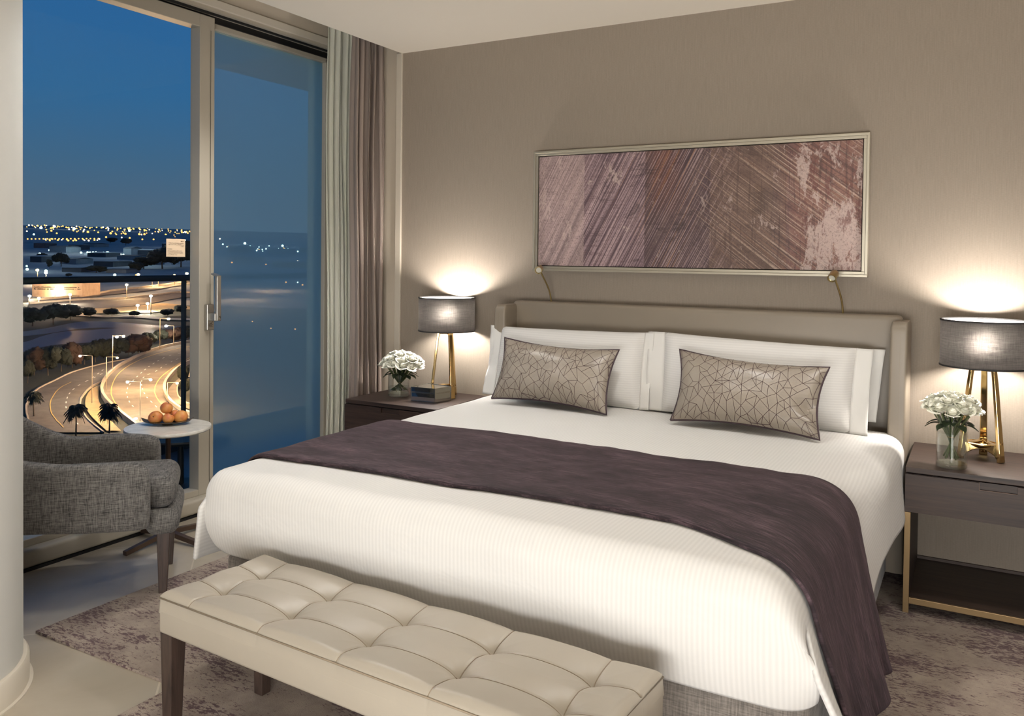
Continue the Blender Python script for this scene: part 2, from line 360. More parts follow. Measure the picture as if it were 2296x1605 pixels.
# ================================================================== the room
H = 2.643; XR = 5.6; YF = -6.2
struct(MB().box(-.02, XR, YF, 0, -.2, 0).build('floor', M_FLOOR))
struct(MB().box(.475, XR, 0, .2, 0, H).build('wall_back', M_WALL))
struct(MB().box(-.30, .475, .0, .2, 0, 2.97).build('wall_pocket', M_PAINT))
struct(MB().box(XR, XR+.2, YF, 0, 0, H).build('wall_right', M_WALL))
struct(MB().box(-.02, XR, YF-.2, YF, 0, 2.97).build('wall_front', M_PAINT))
struct(MB().box(.47, XR, YF, .0, H, 2.97).build('ceiling', M_CEIL))
struct(MB().box(-.3, .47, YF, 0, 2.95, 3.1).build('ceiling_pocket', M_CEIL))
struct(MB().rbox(.436, .478, -.016, 0, 0, H, .003).build('trim_1', M_FRAMEL))
struct(MB().box(1.36, XR, -.012, 0, 0, .08).build('baseboard_back', M_WENGE))
# window wall above the glass, its track and the sill
struct(MB().box(-.20, -.015, YF, 0, 2.755, 2.95).build('wall_left', M_PAINT))
struct(MB().rbox(-.16, .005, YF, 0, 2.712, 2.757, .004).build('trim_2', M_FRAMEL))
struct(MB().box(-.16, -.008, YF, 0, 2.694, 2.712).build('trim_3', M_FRAME))
struct(MB().box(-.16, -.085, YF, 0, 2.66, 2.694).box(-.045, -.03, YF, 0, 2.684, 2.694).build('trim_4', M_BLACK))
struct(MB().rbox(-.20, 0, -5.5, 0, .014, .094, .018, 4).build('trim_5', M_FRAME, smooth=True, ang=40))
struct(MB().box(-.16, -.004, -5.5, 0, 0, .014).build('trim_6', M_BLACK))
struct(MB().box(-.3, -.01, YF, -5.5, 0, 2.95).build('wall_left_far', M_PAINT))
# fixed pane (right) : glass set back behind the sliding leaf
w1 = struct(thing('window_1', None, None))
MB().rbox(-.155, -.095, -1.03, 0, 2.632, 2.68, .004).rbox(-.155, -.095, -1.03, 0, .06, .135, .004).rbox(-.155, -.095, -1.03, -.965, .06, 2.66, .004).rbox(-.155, -.095, -.06, 0, .06, 2.66, .004).build('window_frame', M_FRAME, w1)
MB().box(-.128, -.122, -.98, -.04, .12, 2.64).build('glass_pane', M_PANE2, w1)
# sliding leaf (left)
d1 = struct(thing('door_1', None, None))
yl, yr = -3.0, -.987
fr = MB(); fr.rbox(-.125, -.05, yr-.098, yr, .094, 2.675, .003).rbox(-.125, -.05, yl, yl+.1, .094, 2.675, .003)
fr.rbox(-.125, -.05, yl+.1, yr-.098, 2.606, 2.675, .003).rbox(-.125, -.05, yl+.1, yr-.098, .094, .128, .003)
fr.build('door_frame', M_FRAME, d1)
MB().box(-.047, -.0465, yr-.03, yr-.028, .13, 2.6).build('seam', M_DGREY, d1)
MB().box(-.118, -.112, yl+.08, yr-.09, .12, 2.62).build('glass_pane', M_PANE, d1)
w2 = struct(thing('window_2', None, None))
MB().rbox(-.155, -.095, -5.4, -3.1, 2.632, 2.68, .004).rbox(-.155, -.095, -5.4, -3.1, .06, .135, .004).rbox(-.155, -.095, -3.1, -3.0, .06, 2.68, .004).rbox(-.155, -.095, -5.5, -5.4, .06, 2.68, .004).build('window_frame', M_FRAME, w2)
MB().box(-.128, -.122, -5.4, -3.1, .12, 2.64).build('glass_pane', M_PANE, w2)
# lock and pull handle
MB().rbox(-.05, -.026, -1.052, -1.004, .985, 1.125, .004).build('lock_plate', M_STEEL, d1)
hd = MB(); hd.rbox(-.028, .022, -1.042, -1.000, 1.036, 1.078, .004)
hd.rbox(.006, .024, -1.030, -1.000, 1.036, 1.282, .004); hd.rail([(.022, -1.015, 1.276), (.0, -1.017, 1.284), (-.02, -1.020, 1.290)], .03, .008, (0, 1, 0))
hd.build('door_handle', M_STEEL, d1)
MB().lathe([(.0001, .0), (.006, .0), (.006, .003), (.0035, .003), (.0035, .001), (.0001, .001)], 12, Matrix.Translation((.024, -1.015, 1.056)) @ Matrix.Rotation(PI/2, 4, 'Y')).build('key_screw', M_SILVER, d1)
mk = MB(); 
for z_, w_ in ((1.018, .022), (1.013, .028), (1.008, .024), (1.003, .026)): mk.box(-.026, -.0255, -1.042, -1.042+w_, z_, z_+.002)
mk.rail([(-.0256, -1.034, 1.024), (-.0256, -1.028, 1.020), (-.0256, -1.016, 1.030)], .001, .0015, (1, 0, 0))
mk.build('lock_mark', M_DGREY, d1)
# safety notice stuck to the leaf
nb = (-.1105, -1.345, 1.372)   # lower corner of the sheet on the glass
nw, nh = .118, .094
pn = MB().box(-.1115, -.1105, nb[1]+.10, nb[1]+.10+nw, nb[2]+.008, nb[2]+.008+nh).build('safety_notice', simple('notice_paper', (240, 214, 182), .7))
tag(pn, 'small square cream caution notice stuck on the sliding door glass', 'sign')
y0 = nb[1]+.10; z0 = nb[2]+.008; ink = simple('notice_ink', (96, 68, 48), .8)
tx = MB()
def scribble(ya, yb, z, h=.0016, gap=.25):
    y = ya
    while y < yb-.001:
        w = random.uniform(.003, .009); w = min(w, yb-y)
        tx.box(-.1104, -.1101, y, y+w, z+random.uniform(-.0003, .0003), z+h*random.uniform(.7, 1.4)); y += w+random.uniform(.0006, .0016)
scribble(y0+.090, y0+.108, z0+.080, .003)
scribble(y0+.012, y0+.110, z0+.071); scribble(y0+.014, y0+.110, z0+.062); scribble(y0+.088, y0+.110, z0+.053)
for i, e_ in enumerate((.096, .104, .105, .068)): scribble(y0+.008, y0+e_, z0+.030-i*.0068)
tx.build('notice_lettering', ink, pn)
fc = bpy.data.curves.new('caution_heading', 'FONT'); fc.body = 'Caution:'; fc.size = .0085; fc.extrude = .0001
ft = bpy.data.objects.new('font_source', fc); me = bpy.data.meshes.new_from_object(ft); bpy.data.objects.remove(ft)
fo_ = bpy.data.objects.new('caution_lettering', me); COL.objects.link(fo_); me.materials.clear(); me.materials.append(ink); fo_.parent = pn
fo_.location = (-.1102, y0+.007, z0+.0385); fo_.rotation_euler = (PI/2, 0, PI/2)
# rounded column in front of the window
cc = (.695, -2.865)
col = struct(MB().lathe([(.350, 0), (.350, H)], 72, c=(cc[0], cc[1], 0)).build('column', M_PAINTW, smooth=True, ang=40))
struct(MB().lathe([(.35, 0), (.368, 0), (.368, .082), (.362, .09), (.35, .09)], 72, cap=False, c=(cc[0], cc[1], 0)).build('baseboard_column', M_FRAMEL, smooth=True, ang=40))
struct(MB().lathe([(.36, 0), (.379, 0), (.379, .005), (.36, .005)], 72, cap=False, c=(cc[0], cc[1], 0)).build('trim_7', M_FRAMEL, smooth=True, ang=40))
struct(MB().box(-.03, .40, -3.03, -2.86, 0, 2.95).build('wall_column_return', M_PAINTW))

# ------------------------------------------------------------------ curtains
def wavy(y0, y1, x0, amp, nf, seed, z0, z1, gather=.0, second=.3):
    def fn(u, v):
        z = z0+(z1-z0)*v; t = sm(.80, 1, v)
        a = amp*(1+.25*nz(u*6, v*1.2, seed)); ph = nf*2*PI*(u+.018*nz(u*3, v*1.5, seed+3)*(1))
        lean = .02*nz(u*5, v*2.2, seed+9)
        return Vector((x0+a*(math.sin(ph)+second*math.sin(2.3*ph+seed))*(1-.35*t)+lean+gather*t*math.sin(ph*2)*.4,
                       y0+(y1-y0)*u+amp*.45*math.sin(2*ph+.6)*(1-.5*t)+lean*.6, z))
    return fn
sh = MB().grid(wavy(-.315, -.03, .15, .014, 7, 2, .015, 2.93), 120, 30).build('sheer_curtain', M_SHEER, smooth=True)
tag(sh, 'pale sheer voile curtain gathered at the edge of the glass', 'curtain')
ct = MB().grid(wavy(-.325, -.045, .35, .034, 5, 11, .015, 2.93, .02), 160, 60).build('blackout_curtain', M_CURT, smooth=True, solid=.003)
tag(ct, 'taupe blackout curtain hanging in deep folds beside the back wall corner', 'curtain')

# ------------------------------------------------------------------ rug
def rug_fn(u, v): 
    return Vector((.60+(XR-.5-.60)*u, -2.345+(-.05+2.345)*v, .010))
rg = MB().box(.60, 5.2, -2.36, -.02, .0, .010)
# overlapping second piece of the rug at the front
rg.box(1.36, 5.2, -3.3, -2.36, .0, .010)
rgo = rg.build('area_rug', M_RUG); tag(rgo, 'beige area rug with distressed plum pattern under bed and bench', 'rug')

# ------------------------------------------------------------------ bed
bed = thing('bed', 'king size bed with taupe leather winged headboard against back wall', 'bed', (2.31, -1.2, 0))
BX0, BX1, YH, YFt = 1.29, 3.33, -.12, -2.12
def L(x, y, z=0): return Vector((x-2.31, y+1.2, z))
MBed = Matrix.Translation((-2.31, 1.2, 0))
kid(bed, MB().rbox(1.33, 3.265, -2.13, -.12, .05, .36, .02, 3, MBed).build('bed_base', M_GREYBASE, bed, smooth=True, ang=40))
for x in (1.42, 3.2):
    for y in (-2.05, -.3): MB().box(x-.03, x+.03, y-.03, y+.03, .010, .06, MBed).build('foot', M_BLACK, bed)
MB().rbox(1.40, 3.10, -2.05, -.125, .36, .615, .09, 6, MBed).build('mattress', M_MATT, bed, smooth=True, ang=40)
MB().rbox(1.33, 3.30, -.115, -.02, .10, 1.158, .022, 4, MBed).build('headboard', M_LEATHER, bed, smooth=True, ang=50)
def wing(xo, xi, s):
    w = MB()
    def fn(u, v):
        z = .06+1.078*v; wd = (abs(xi-xo))*(1+.14*(1-v)); dp = .225+.015*math.sin(v*PI)
        a = 2*PI*u; ex = .22
        cx = math.copysign(abs(math.cos(a))**ex, math.cos(a)); cy = math.copysign(abs(math.sin(a))**ex, math.sin(a))
        k = 1-.0*v; top = 1
        if v > .975: top = 1-.16*((v-.975)/.025)**2
        xc = xo + s*wd/2
        return Vector((xc+cx*wd/2*top, -.02-dp/2+cy*dp/2*top, z))
    w.grid(fn, 56, 60, closed_u=True)
    n = 56; w.f.append(tuple(60*n+i for i in range(n))); w.mi.append(0); w.f.append(tuple(range(n))[::-1]); w.mi.append(0)
    w.v = [tuple(MBed @ Vector(p)) for p in w.v]
    o = w.build('headboard_wing', M_LEATHER, bed, smooth=True, ang=60)
    st = MB(); xs = xo+s*(abs(xi-xo))*.72 if s < 0 else xo+s*(abs(xi-xo))*.55
    for k in range(88):
        z = .30+k*.0095; v = (z-.06)/1.078; wd = abs(xi-xo)*(1+.14*(1-v)); dp = .225+.015*math.sin(v*PI); xs = xo+s*wd*.42; yf_ = -.02-dp
        if v < .96: st.box(xs-.0005, xs+.0005, yf_-.0006, yf_+.002, z, z+.006, MBed)
    st.build('stitching', M_SEAM, o)
wing(1.288, 1.360, 1); wing(3.334, 3.262, -1)

# duvet : top, foot panel and two side drapes from one cloth
TOPZ = .655
def crown(x, y): 
    u = (x-2.31)/1.0; v = (y+1.2)/1.0
    return .012*(1-u*u)+.006*nz(x*2.2, y*2.2, 1)+.004*nz(x*5, y*5, 4)
BCX = 2.306
def cloth_profile(s, y):
    """cloth lying over the mattress edge: metres from the centre line -> x, drop, tilt angle, 0..1 progress"""
    a = abs(s)
    if s > 0:
        t1, t2 = sm(-.85, -1.25, y), sm(-1.30, -2.0, y)
        A0 = .92-.14*t1-.01*t2; Ls = .16+.08*t1+.02*t2; th = math.radians(86-6*t1-3*t2)
    else: A0, Ls, th = .945, .115, math.radians(86)
    if a <= A0: return BCX+(a if s > 0 else -a), 0.0, 0.0, 0.0
    n = 16; h = (a-A0)/n; x = A0; z = 0.0
    for i in range(n):
        u = min(1, (i+.5)*h/Ls); q = th*u*u*(3-2*u); x += math.cos(q)*h; z += math.sin(q)*h
    u = min(1, (a-A0)/Ls); q = th*u*u*(3-2*u)
    return BCX+(x if s > 0 else -x), z, q, q/th
def duvet():
    mb = MB(); y_h, y_f, rf = -.24, -2.195, .07; yt = y_f+rf
    SL, SR, sl, sr = -1.30, 1.262, -1.04, 1.005
    nC, nS, NV = 130, 24, 130
    SV = [SL+(sl-SL)*i/nS for i in range(nS)]+[sl+(sr-sl)*i/nC for i in range(nC+1)]+[sr+(SR-sr)*(i+1)/nS for i in range(nS)]
    S_at = lambda u: SV[min(len(SV)-1, int(round(u*(len(SV)-1))))]
    def body(u, v):
        s = S_at(u); y = y_h+(yt-y_h)*v; x, dz, q, k = cloth_profile(s, y); sd = 1 if s > 0 else -1
        z = TOPZ-dz+crown(x, y)*(1-k)
        d = max(0, (s-sr) if s > 0 else (sl-s))
        if d > 0:
            w_ = min(1, d/.08)
            x += sd*(.008*nz(y*3.1, 3 if s > 0 else 9)*w_+.05*math.sin(y*9+sd)*d*w_)
            x += (.22 if s > 0 else -.12)*sm(-1.98, -2.10, y)*d; y -= .075*sm(-1.9, -2.1, y)*w_
        x += .010*nz(y*2.3, 7)*k
        return Vector((x, y, z))
    mb.grid(body, len(SV)-1, NV, uvf=lambda u, v: (S_at(u), v))
    L0 = rf*PI/2
    def foot(u, v):
        drop = .200+.034*u; Lt = L0+drop; zt = rf+drop
        s = sl+(sr-sl)*u; d = v*Lt; x, dz, q, k = cloth_profile(s, yt); sd = 1 if s > 0 else -1
        if d < L0: t = d/rf; y = yt-rf*math.sin(t); zz = rf*(1-math.cos(t))
        else: y = y_f; zz = rf+(d-L0)
        w_ = max(0, (zz-rf)/drop)
        y += .012*nz(x*2.5, zz*3, 2)*min(1, d/.1)+.035*w_**3
        z = TOPZ-zz-dz*(1-zz/zt)+crown(x, yt)*(1-k)*(1-min(1, d/L0))
        e = max(0, ((s-(sr-.14)) if s > 0 else ((sl+.14)-s))/.14)
        y += .022*e*e*min(1, d/.12); z += .03*e*e*w_
        return Vector((x+.010*nz(yt*2.3, 7)*k+sd*(.02*e*w_*(1-w_)*2+(.030*e*min(1, zz/.12) if s > 0 else 0)), y, z))
    mb.grid(foot, nC, 46, uvf=lambda u, v: (sl+(sr-sl)*u, v))
    return mb
dv = duvet().build('duvet', M_BED, smooth=True, solid=.012, weld=True)
tag(dv, 'white striped duvet spread over the whole bed', 'bedding')

# throw across the bed
def throw():
    mb = MB(); s0, s1 = -1.07, 1.395
    def fn(u, v):
        s = s0+(s1-s0)*u; uu = (s-s0)/1.95
        ya = -1.985+.05*sm(.1, .9, uu)+.012*math.sin(uu*9); yb = -1.235+.02*math.sin(uu*5+1)-.10*sm(1.03, 1.30, uu); ya = max(-2.085, ya-.135*sm(.80, 1.02, uu)+.03*sm(1.1, 1.3, uu))
        y = ya+(yb-ya)*v
        x, dz, q, k = cloth_profile(s, y); sd = 1 if s > 0 else -1; off = .019
        d = max(0, s-1.0) if s > 0 else max(0, -s-1.04)
        z = TOPZ-dz+crown(x, y)*(1-k)+off*math.cos(q)+.003*nz(x*14, y*14)*(1-k)
        x += sd*off*math.sin(q)+.010*nz(y*2.3, 7)*k
        if s > 0: x += d*.045*(1+math.sin(v*21+1.2))*min(1, d/.1)+.02*d; y += .06*d*math.sin(v*11)
        ed = min(v, 1-v)
        if ed < .015: z -= .006*(1-ed/.015)*(1-k)
        return Vector((x, y, z))
    mb.grid(fn, 200, 80, uvf=lambda u, v: ((s0+(s1-s0)*u), v*.75))
    return mb
th = throw().build('bed_throw', M_THROW, smooth=True, solid=.010)
tag(th, 'dark plum chenille throw laid across the foot half of the bed', 'throw')

# pillows and cushions from four corners
def corner_frame(c):
    BL, BR, TL, TR = [Vector(p) for p in c]
    ctr = (BL+BR+TL+TR)/4; X = ((BR-BL)+(TR-TL)).normalized(); Y = ((TL-BL)+(TR-BR)).normalized(); Zn = X.cross(Y).normalized()   # faces the room
    return BL, BR, TL, TR, ctr, Zn
def pillow(name, c, thick, mat, label, cat, group=None, flange=(0, 0), pinch=.05, pipe=None, back=1.0, seed=0, hemmat=None, ex=.5, dents=(), web=None):
    BL, BR, TL, TR, ctr, Zn = corner_frame(c); nu, nv = 46, 30; W_ = (BR-BL).length; Hh = (TL-BL).length
    root = thing(name, label, cat, tuple(ctr), 0, group)
    def base(u, v):
        # edges bow inwards between the corners
        pu = pinch*Hh*(4*v*(1-v)); pv = pinch*Hh*(4*u*(1-u))
        uu = u+(.5-u)*2*pu/W_; vv = v+(.5-v)*2*pv/Hh
        return (BL*(1-uu)+BR*uu)*(1-vv)+(TL*(1-uu)+TR*uu)*vv
    def th(u, v):
        a = max(0, 1-abs(2*u-1)**2.6); b_ = max(0, 1-abs(2*v-1)**2.4)
        t = thick*(a*b_)**ex*(1+.12*nz(u*4+seed, v*3, seed))
        for du, dv_, dr, dd in dents: t -= dd*math.exp(-((u-du)**2+(v-dv_)**2)/(dr*dr))*min(1, 2*(a*b_)**.5)
        return t
    mb = MB()
    mb.grid(lambda u, v: base(u, v)+Zn*th(u, v)-ctr, nu, nv, uvf=lambda u, v: (u*W_, v*Hh))
    mb.grid(lambda u, v: base(u, v)-Zn*th(u, v)*back-ctr, nu, nv, uvf=lambda u, v: (u*W_+.3, v*Hh+.2))
    if web:
        rnd = random.Random(web); dx, dy = .030, .058; ni, nj = int(W_/dx)+3, int(Hh/dy)+3; Vt = {}
        for i in range(-1, ni):
            for j in range(-1, nj): Vt[i, j] = ((i*dx+rnd.uniform(-.011, .011)-.01), (j*dy+(dy/2 if i % 2 else 0)+rnd.uniform(-.016, .016)-.01))
        E_ = []
        for (i, j) in Vt:
            up_ = 1 if i % 2 else 0
            for q in ((i+1, j+up_), (i+1, j+up_-1)):
                if q in Vt and rnd.random() < .90: E_.append(((i, j), q))
            if (i, j+1) in Vt and rnd.random() < .62: E_.append(((i, j), (i, j+1)))
            if (i+2, j) in Vt and rnd.random() < .10: E_.append(((i, j), (i+2, j)))
        def onsurf(p, off=.0009):
            u, v = p[0]/W_, p[1]/Hh; return base(u, v)+Zn*(th(u, v)+off)-ctr
        for a_, b_ in E_:
            A_, B_ = Vt[a_], Vt[b_]; l_ = math.dist(A_, B_) or 1; nx_, ny_ = -(B_[1]-A_[1])/l_*.0009, (B_[0]-A_[0])/l_*.0009; pr_ = None; K = 12
            for k in range(K+1):
                w_ = k/K; P_ = (A_[0]*(1-w_)+B_[0]*w_, A_[1]*(1-w_)+B_[1]*w_)
                if not (0.0 < P_[0]/W_ < 1 and 0 < P_[1]/Hh < 1): pr_ = None; continue
                cu = (onsurf((P_[0]+nx_, P_[1]+ny_)), onsurf((P_[0]-nx_, P_[1]-ny_)))
                if pr_: mb.add([pr_[0], pr_[1], cu[1], cu[0]], [(0, 1, 2, 3)], mi=1)
                pr_ = cu
    o = mb.build('pillowcase' if not pipe else 'cushion_cover', [mat, M_WEB] if web else mat, root, smooth=True)
    if flange[0] or flange[1]:
        X = (BR-BL).normalized()
        for sd, fl in ((0, flange[0]), (1, flange[1])):
            if not fl: continue
            fm = MB()
            def ff(u, v, sd=sd, fl=fl):
                p = base(sd, v); q = (X*(fl*u) if sd else X*(-fl*u)); return p+q+Zn*(.010*math.sin(v*7+seed)+.008*nz(u*3, v*6, seed))*u-ctr
            fm.grid(ff, 6, 30)
            fm.build('hem', hemmat or M_HEM, root, smooth=True, solid=.004)
    if pipe:
        pts = []
        for i in range(24): pts.append(base(i/24, 0))
        for i in range(14): pts.append(base(1, i/14))
        for i in range(24): pts.append(base(1-i/24, 1))
        for i in range(15): pts.append(base(0, 1-i/14))
        pts = [p-ctr for p in pts]
        MB().tube(pts, .0042, 8, False).build('piping', pipe, root, smooth=True)
    return root
pillow('bed_pillow', [(1.375, -.385, .672), (2.19, -.40, .678), (1.335, -.235, 1.022), (2.155, -.235, 1.032)], .085, M_PIL, 'white striped bed pillow on the window side of the bed', 'pillow', 'white bed pillows', (.065, .05), .012, seed=1, ex=.42)
pillow('bed_pillow', [(2.30, -.395, .682), (3.125, -.385, .668), (2.255, -.235, 1.040), (3.13, -.24, 1.018)], .085, M_PIL, 'white striped bed pillow in front, on the side away from the window', 'pillow', 'white bed pillows', (.085, .07), .012, seed=4, ex=.42)
pillow('bed_pillow', [(2.42, -.235, .70), (3.16, -.24, .70), (2.38, -.155, 1.018), (3.185, -.16, 1.010)], .03, M_PIL, 'rear white pillow peeping out between another pillow and headboard wing', 'pillow', 'white bed pillows', (0, .055), .01, seed=8)
pillow('scatter_cushion', [(1.475, -.575, .690), (2.12, -.632, .684), (1.455, -.415, .982), (2.10, -.44, .962)], .075, M_CUSH, 'taupe geometric line cushion leaning on the pillow by the window', 'cushion', 'patterned cushions on the bed', (0, 0), .075, M_PIPING, web=21, seed=2, dents=((.1, .96, .12, .02),))
pillow('scatter_cushion', [(2.42, -.625, .690), (3.05, -.665, .684), (2.39, -.42, .982), (3.058, -.50, .957)], .075, M_CUSH, 'taupe geometric line cushion creased at one side, on the pillow away from window', 'cushion', 'patterned cushions on the bed', (0, 0), .075, M_PIPING, web=33, seed=6, dents=((.97, .36, .10, .045),))

# ------------------------------------------------------------------ nightstands
def nightstand(x0, label):
    w, d, h = .62, .52, .588
    t = thing('nightstand', label, 'nightstand', (x0+w/2, -.004, 0), 0, 'dark wood nightstands beside the bed')
    a, c = -w/2, w/2
    MB().rbox(a, c, -d, 0, h-.022, h, .002).build('top', M_WENGE, t)
    MB().box(a, c, -d+.004, -.0, h-.178, h-.026).build('drawer_case', M_WENGE, t)
    dr = MB(); z0_, z1_ = h-.176, h-.027; hx = -.055
    # drawer front with a cut-out finger pull at its top edge
    dr.box(a, hx, -d-.006, -d+.004, z0_, z1_).box(hx+.125, c, -d-.006, -d+.004, z0_, z1_).box(hx, hx+.125, -d-.006, -d+.004, z0_, z1_-.026)
    o = dr.build('drawer', M_WENGE, t)
    MB().box(hx, hx+.125, -d-.0065, -d-.004, z1_-.028, z1_-.026).box(hx, hx+.0015, -d-.0065, -d-.004, z1_-.026, z1_).build('pull_edge', M_TABLELEG, o)
    for sx in (a, c-.022):
        MB().rbox(sx, sx+.022, -d-.004, -d+.012, 0.010, h-.178, .001).build('leg', M_BRONZE, t)
        MB().box(sx, sx+.022, -d+.012, -.0, .03, h-.178).build('side_panel', M_WENGE, t)
    MB().box(a+.022, c-.022, -d+.0, -.0, .050, .068).build('shelf', M_WENGE, t)
    MB().rbox(a+.022, c-.022, -d-.004, -d+.008, .048, .072, .001).build('front_rail', M_BRONZE, t)
    return t
nightstand(3.352, 'dark wood nightstand with brass legs on the side away from window')
nightstand(.487, 'dark wood nightstand half hidden beside the curtain')
# ------------------------------------------------------------------ bedside lamps
M_BAND = simple('black_band', (18, 17, 18), .7)
def table_lamp(x, y, z, rz, label):
    t = thing('table_lamp', label, 'lamp', (x, y, z), rz, 'brass tripod lamps on the nightstands')
    f = MB()
    for k in range(3):
        a = 2*PI*k/3; dx, dy = math.cos(a), math.sin(a); tan = (-dy, dx, 0)
        pts = [(dx*r_, dy*r_, z_) for r_, z_ in ((.084, 0), (.080, .05), (.075, .10), (.066, .19), (.057, .28), (.049, .352), (.045, .375))]
        f.rail(pts, [.032, .030, .027, .025, .024, .023, .023], [.017, .016, .016, .015, .015, .014, .014], tan)
        a2 = a+2*PI/3; P0 = Vector((dx*.078, dy*.078, .046)); P1 = Vector((math.cos(a2)*.078, math.sin(a2)*.078, .046)); arch = []
        for i in range(13):
            q = i/12; w_ = math.sin(q*PI); c_ = P0.lerp(P1, q); c_.z = .046+.010*w_; c_ *= 1; arch.append((c_.x*(1-.10*w_), c_.y*(1-.10*w_), c_.z))
        f.rail(arch, [.026]+[.020]*11+[.026], [.072-.052*math.sin(i/12*PI)**.6 for i in range(13)], (math.cos(a+PI/3), math.sin(a+PI/3), 0))
        # top bridge
        f.rail([(dx*.049, dy*.049, .370), (0, 0, .370)], .023, .012, tan)
    f.lathe([(.0001, .050), (.020, .050), (.044, .056), (.060, .068), (.060, .062), (.044, .048), (.020, .040), (.0001, .040)], 32)
    f.lathe([(.0001, .066), (.008, .064), (.011, .056), (.010, .049), (.0001, .049)], 16)
    f.build('tripod_frame', M_GOLD, t, smooth=True, ang=35, bevel=.003)
    MB().lathe([(.0001, .375), (.016, .375), (.016, .43), (.012, .44), (.0001, .44)], 16).build('socket', M_DGREY, t, smooth=True, ang=40)
    R0 = .163; z0_, z1_ = .384, .572
    s = MB().lathe([(R0, z0_), (R0-.001, z1_)], 96, cap=False).build('lamp_shade', M_SHADE, t, smooth=True)
    MB().lathe([(R0-.004, z0_+.001), (R0-.005, z1_-.001)], 64, cap=False).build('shade_liner', M_LINER, s, smooth=True)
    for zz in (z0_, z1_): MB().lathe([(R0-.006, zz-.003), (R0+.0015, zz-.003), (R0+.0015, zz+.003), (R0-.006, zz+.003), (R0-.006, zz-.003)], 96, cap=False).build('shade_band', M_BAND, s, smooth=True, ang=40)
    sp_ = MB()
    for k in range(3):
        a = 2*PI*k/3+.5; sp_.tube([(0, 0, .435), (math.cos(a)*(R0-.006), math.sin(a)*(R0-.006), .410)], .0015, 6)
    sp_.build('shade_spider', M_GOLD, s)
    return t
table_lamp(*LAMPS[0], math.radians(90), 'brass tripod lamp with black drum shade near the curtain')
table_lamp(*LAMPS[1], math.radians(85), 'brass tripod lamp with black drum shade on the nightstand away from window')
# ------------------------------------------------------------------ gooseneck reading lamps
def reading_lamp(x, dxh, label, aim):
    t = thing('reading_lamp', label, 'lamp', (x, -.06, 1.12), 0, 'gooseneck reading lamps behind the headboard')
    p0 = Vector((0, 0, 0)); p3 = Vector((dxh, -.085, .215))
    pts = []
    for i in range(25):
        q = i/24; b1 = p0+Vector((.004, -.002, .11)); b2 = p3+Vector((.014, .03, -.07))
        pts.append(p0*(1-q)**3+b1*3*q*(1-q)**2+b2*3*q*q*(1-q)+p3*q**3)
    MB().tube(pts, [.0042+.0005*(i % 2) for i in range(25)], 10).build('gooseneck', M_BRASSD, t, smooth=True)
    d = Vector(aim).normalized(); R_ = d.to_track_quat('Z', 'Y').to_matrix().to_4x4(); R_.translation = p3
    MB().lathe([(.0001, -.022), (.012, -.022), (.016, -.018), (.0195, -.010), (.0195, .036), (.0165, .036), (.0165, .028), (.006, .022), (.0001, .022)], 28, R_).build('lamp_head', M_BRASSD, t, smooth=True, ang=35)
    MB().lathe([(.0001, .027), (.0155, .027)], 20, R_, cap=False).build('lens', simple('frosted_lens', (210, 206, 190), .3), t)
    MB().tube([p3+Vector((0, .0, .0)), p3+Vector((.004, .006, .022))], .004, 8).build('knuckle', M_BRASSD, t, smooth=True)
    return t
reading_lamp(1.545, -.030, 'small brass gooseneck reading lamp under the window end of the painting', (.25, -.95, -.18))
reading_lamp(3.047, -.030, 'small brass gooseneck reading lamp under the painting end away from the window', (-.15, -.85, -.45))

# ------------------------------------------------------------------ painting
PX0, PX1, PZ0, PZ1 = 1.418, 3.146, 1.325, 1.986; PW, PH = PX1-PX0, PZ1-PZ0
pt = thing('framed_painting', 'wide abstract painting in mauve and brown streaks in a champagne frame', 'painting', ((PX0+PX1)/2, -.001, (PZ0+PZ1)/2))
fm = MB(); fw_ = .030
for a, b_, c, d in ((-PW/2, PW/2, PH/2-.012, PH/2), (-PW/2, PW/2, -PH/2, -PH/2+.012), (-PW/2, -PW/2+.012, -PH/2+.012, PH/2-.012), (PW/2-.012, PW/2, -PH/2+.012, PH/2-.012)):
    fm.rbox(a, b_, -.048, 0, c, d, .0015)
for a, b_, c, d in ((-PW/2+.012, PW/2-.012, PH/2-.026, PH/2-.012), (-PW/2+.012, PW/2-.012, -PH/2+.012, -PH/2+.026), (-PW/2+.012, -PW/2+.026, -PH/2+.026, PH/2-.026), (PW/2-.026, PW/2-.012, -PH/2+.026, PH/2-.026)):
    fm.rbox(a, b_, -.043, 0, c, d, .0015)
fm.build('picture_frame', M_CHAMP, pt)
mt, nt, bs = new_mat('abstract_painting'); bs.inputs['Roughness'].default_value = .55
tcn = N(nt, 'ShaderNodeTexCoord'); sx = N(nt, 'ShaderNodeSeparateXYZ'); nt.links.new(tcn.outputs['UV'], sx.inputs[0]); U, V = sx.outputs[0], sx.outputs[1]
def msk(src, a, b, c=None, d=None):
    m_ = mth(nt, 'SMOOTHSTEP', a, b) if False else None
    n_ = N(nt, 'ShaderNodeMapRange', interpolation_type='SMOOTHSTEP'); n_.inputs[1].default_value = a; n_.inputs[2].default_value = b; nt.links.new(src, n_.inputs[0]); o_ = n_.outputs[0]
    if c is not None:
        n2 = N(nt, 'ShaderNodeMapRange', interpolation_type='SMOOTHSTEP'); n2.inputs[1].default_value = c; n2.inputs[2].default_value = d; nt.links.new(src, n2.inputs[0]); o_ = mth(nt, 'MULTIPLY', o_, n2.outputs[0])
    return o_
oc = coords(nt)
def step(v, x):   # 0 before x, 1 after
    return msk(v, x-.002, x+.002)
def band(x0, x1): return mth(nt, 'MULTIPLY', step(U, x0), mth(nt, 'SUBTRACT', 1.0, step(U, x1)))
cloud = noise_tex(nt, coords(nt, (1, 1, 1.3)), 4.2, 6, .65, .5)
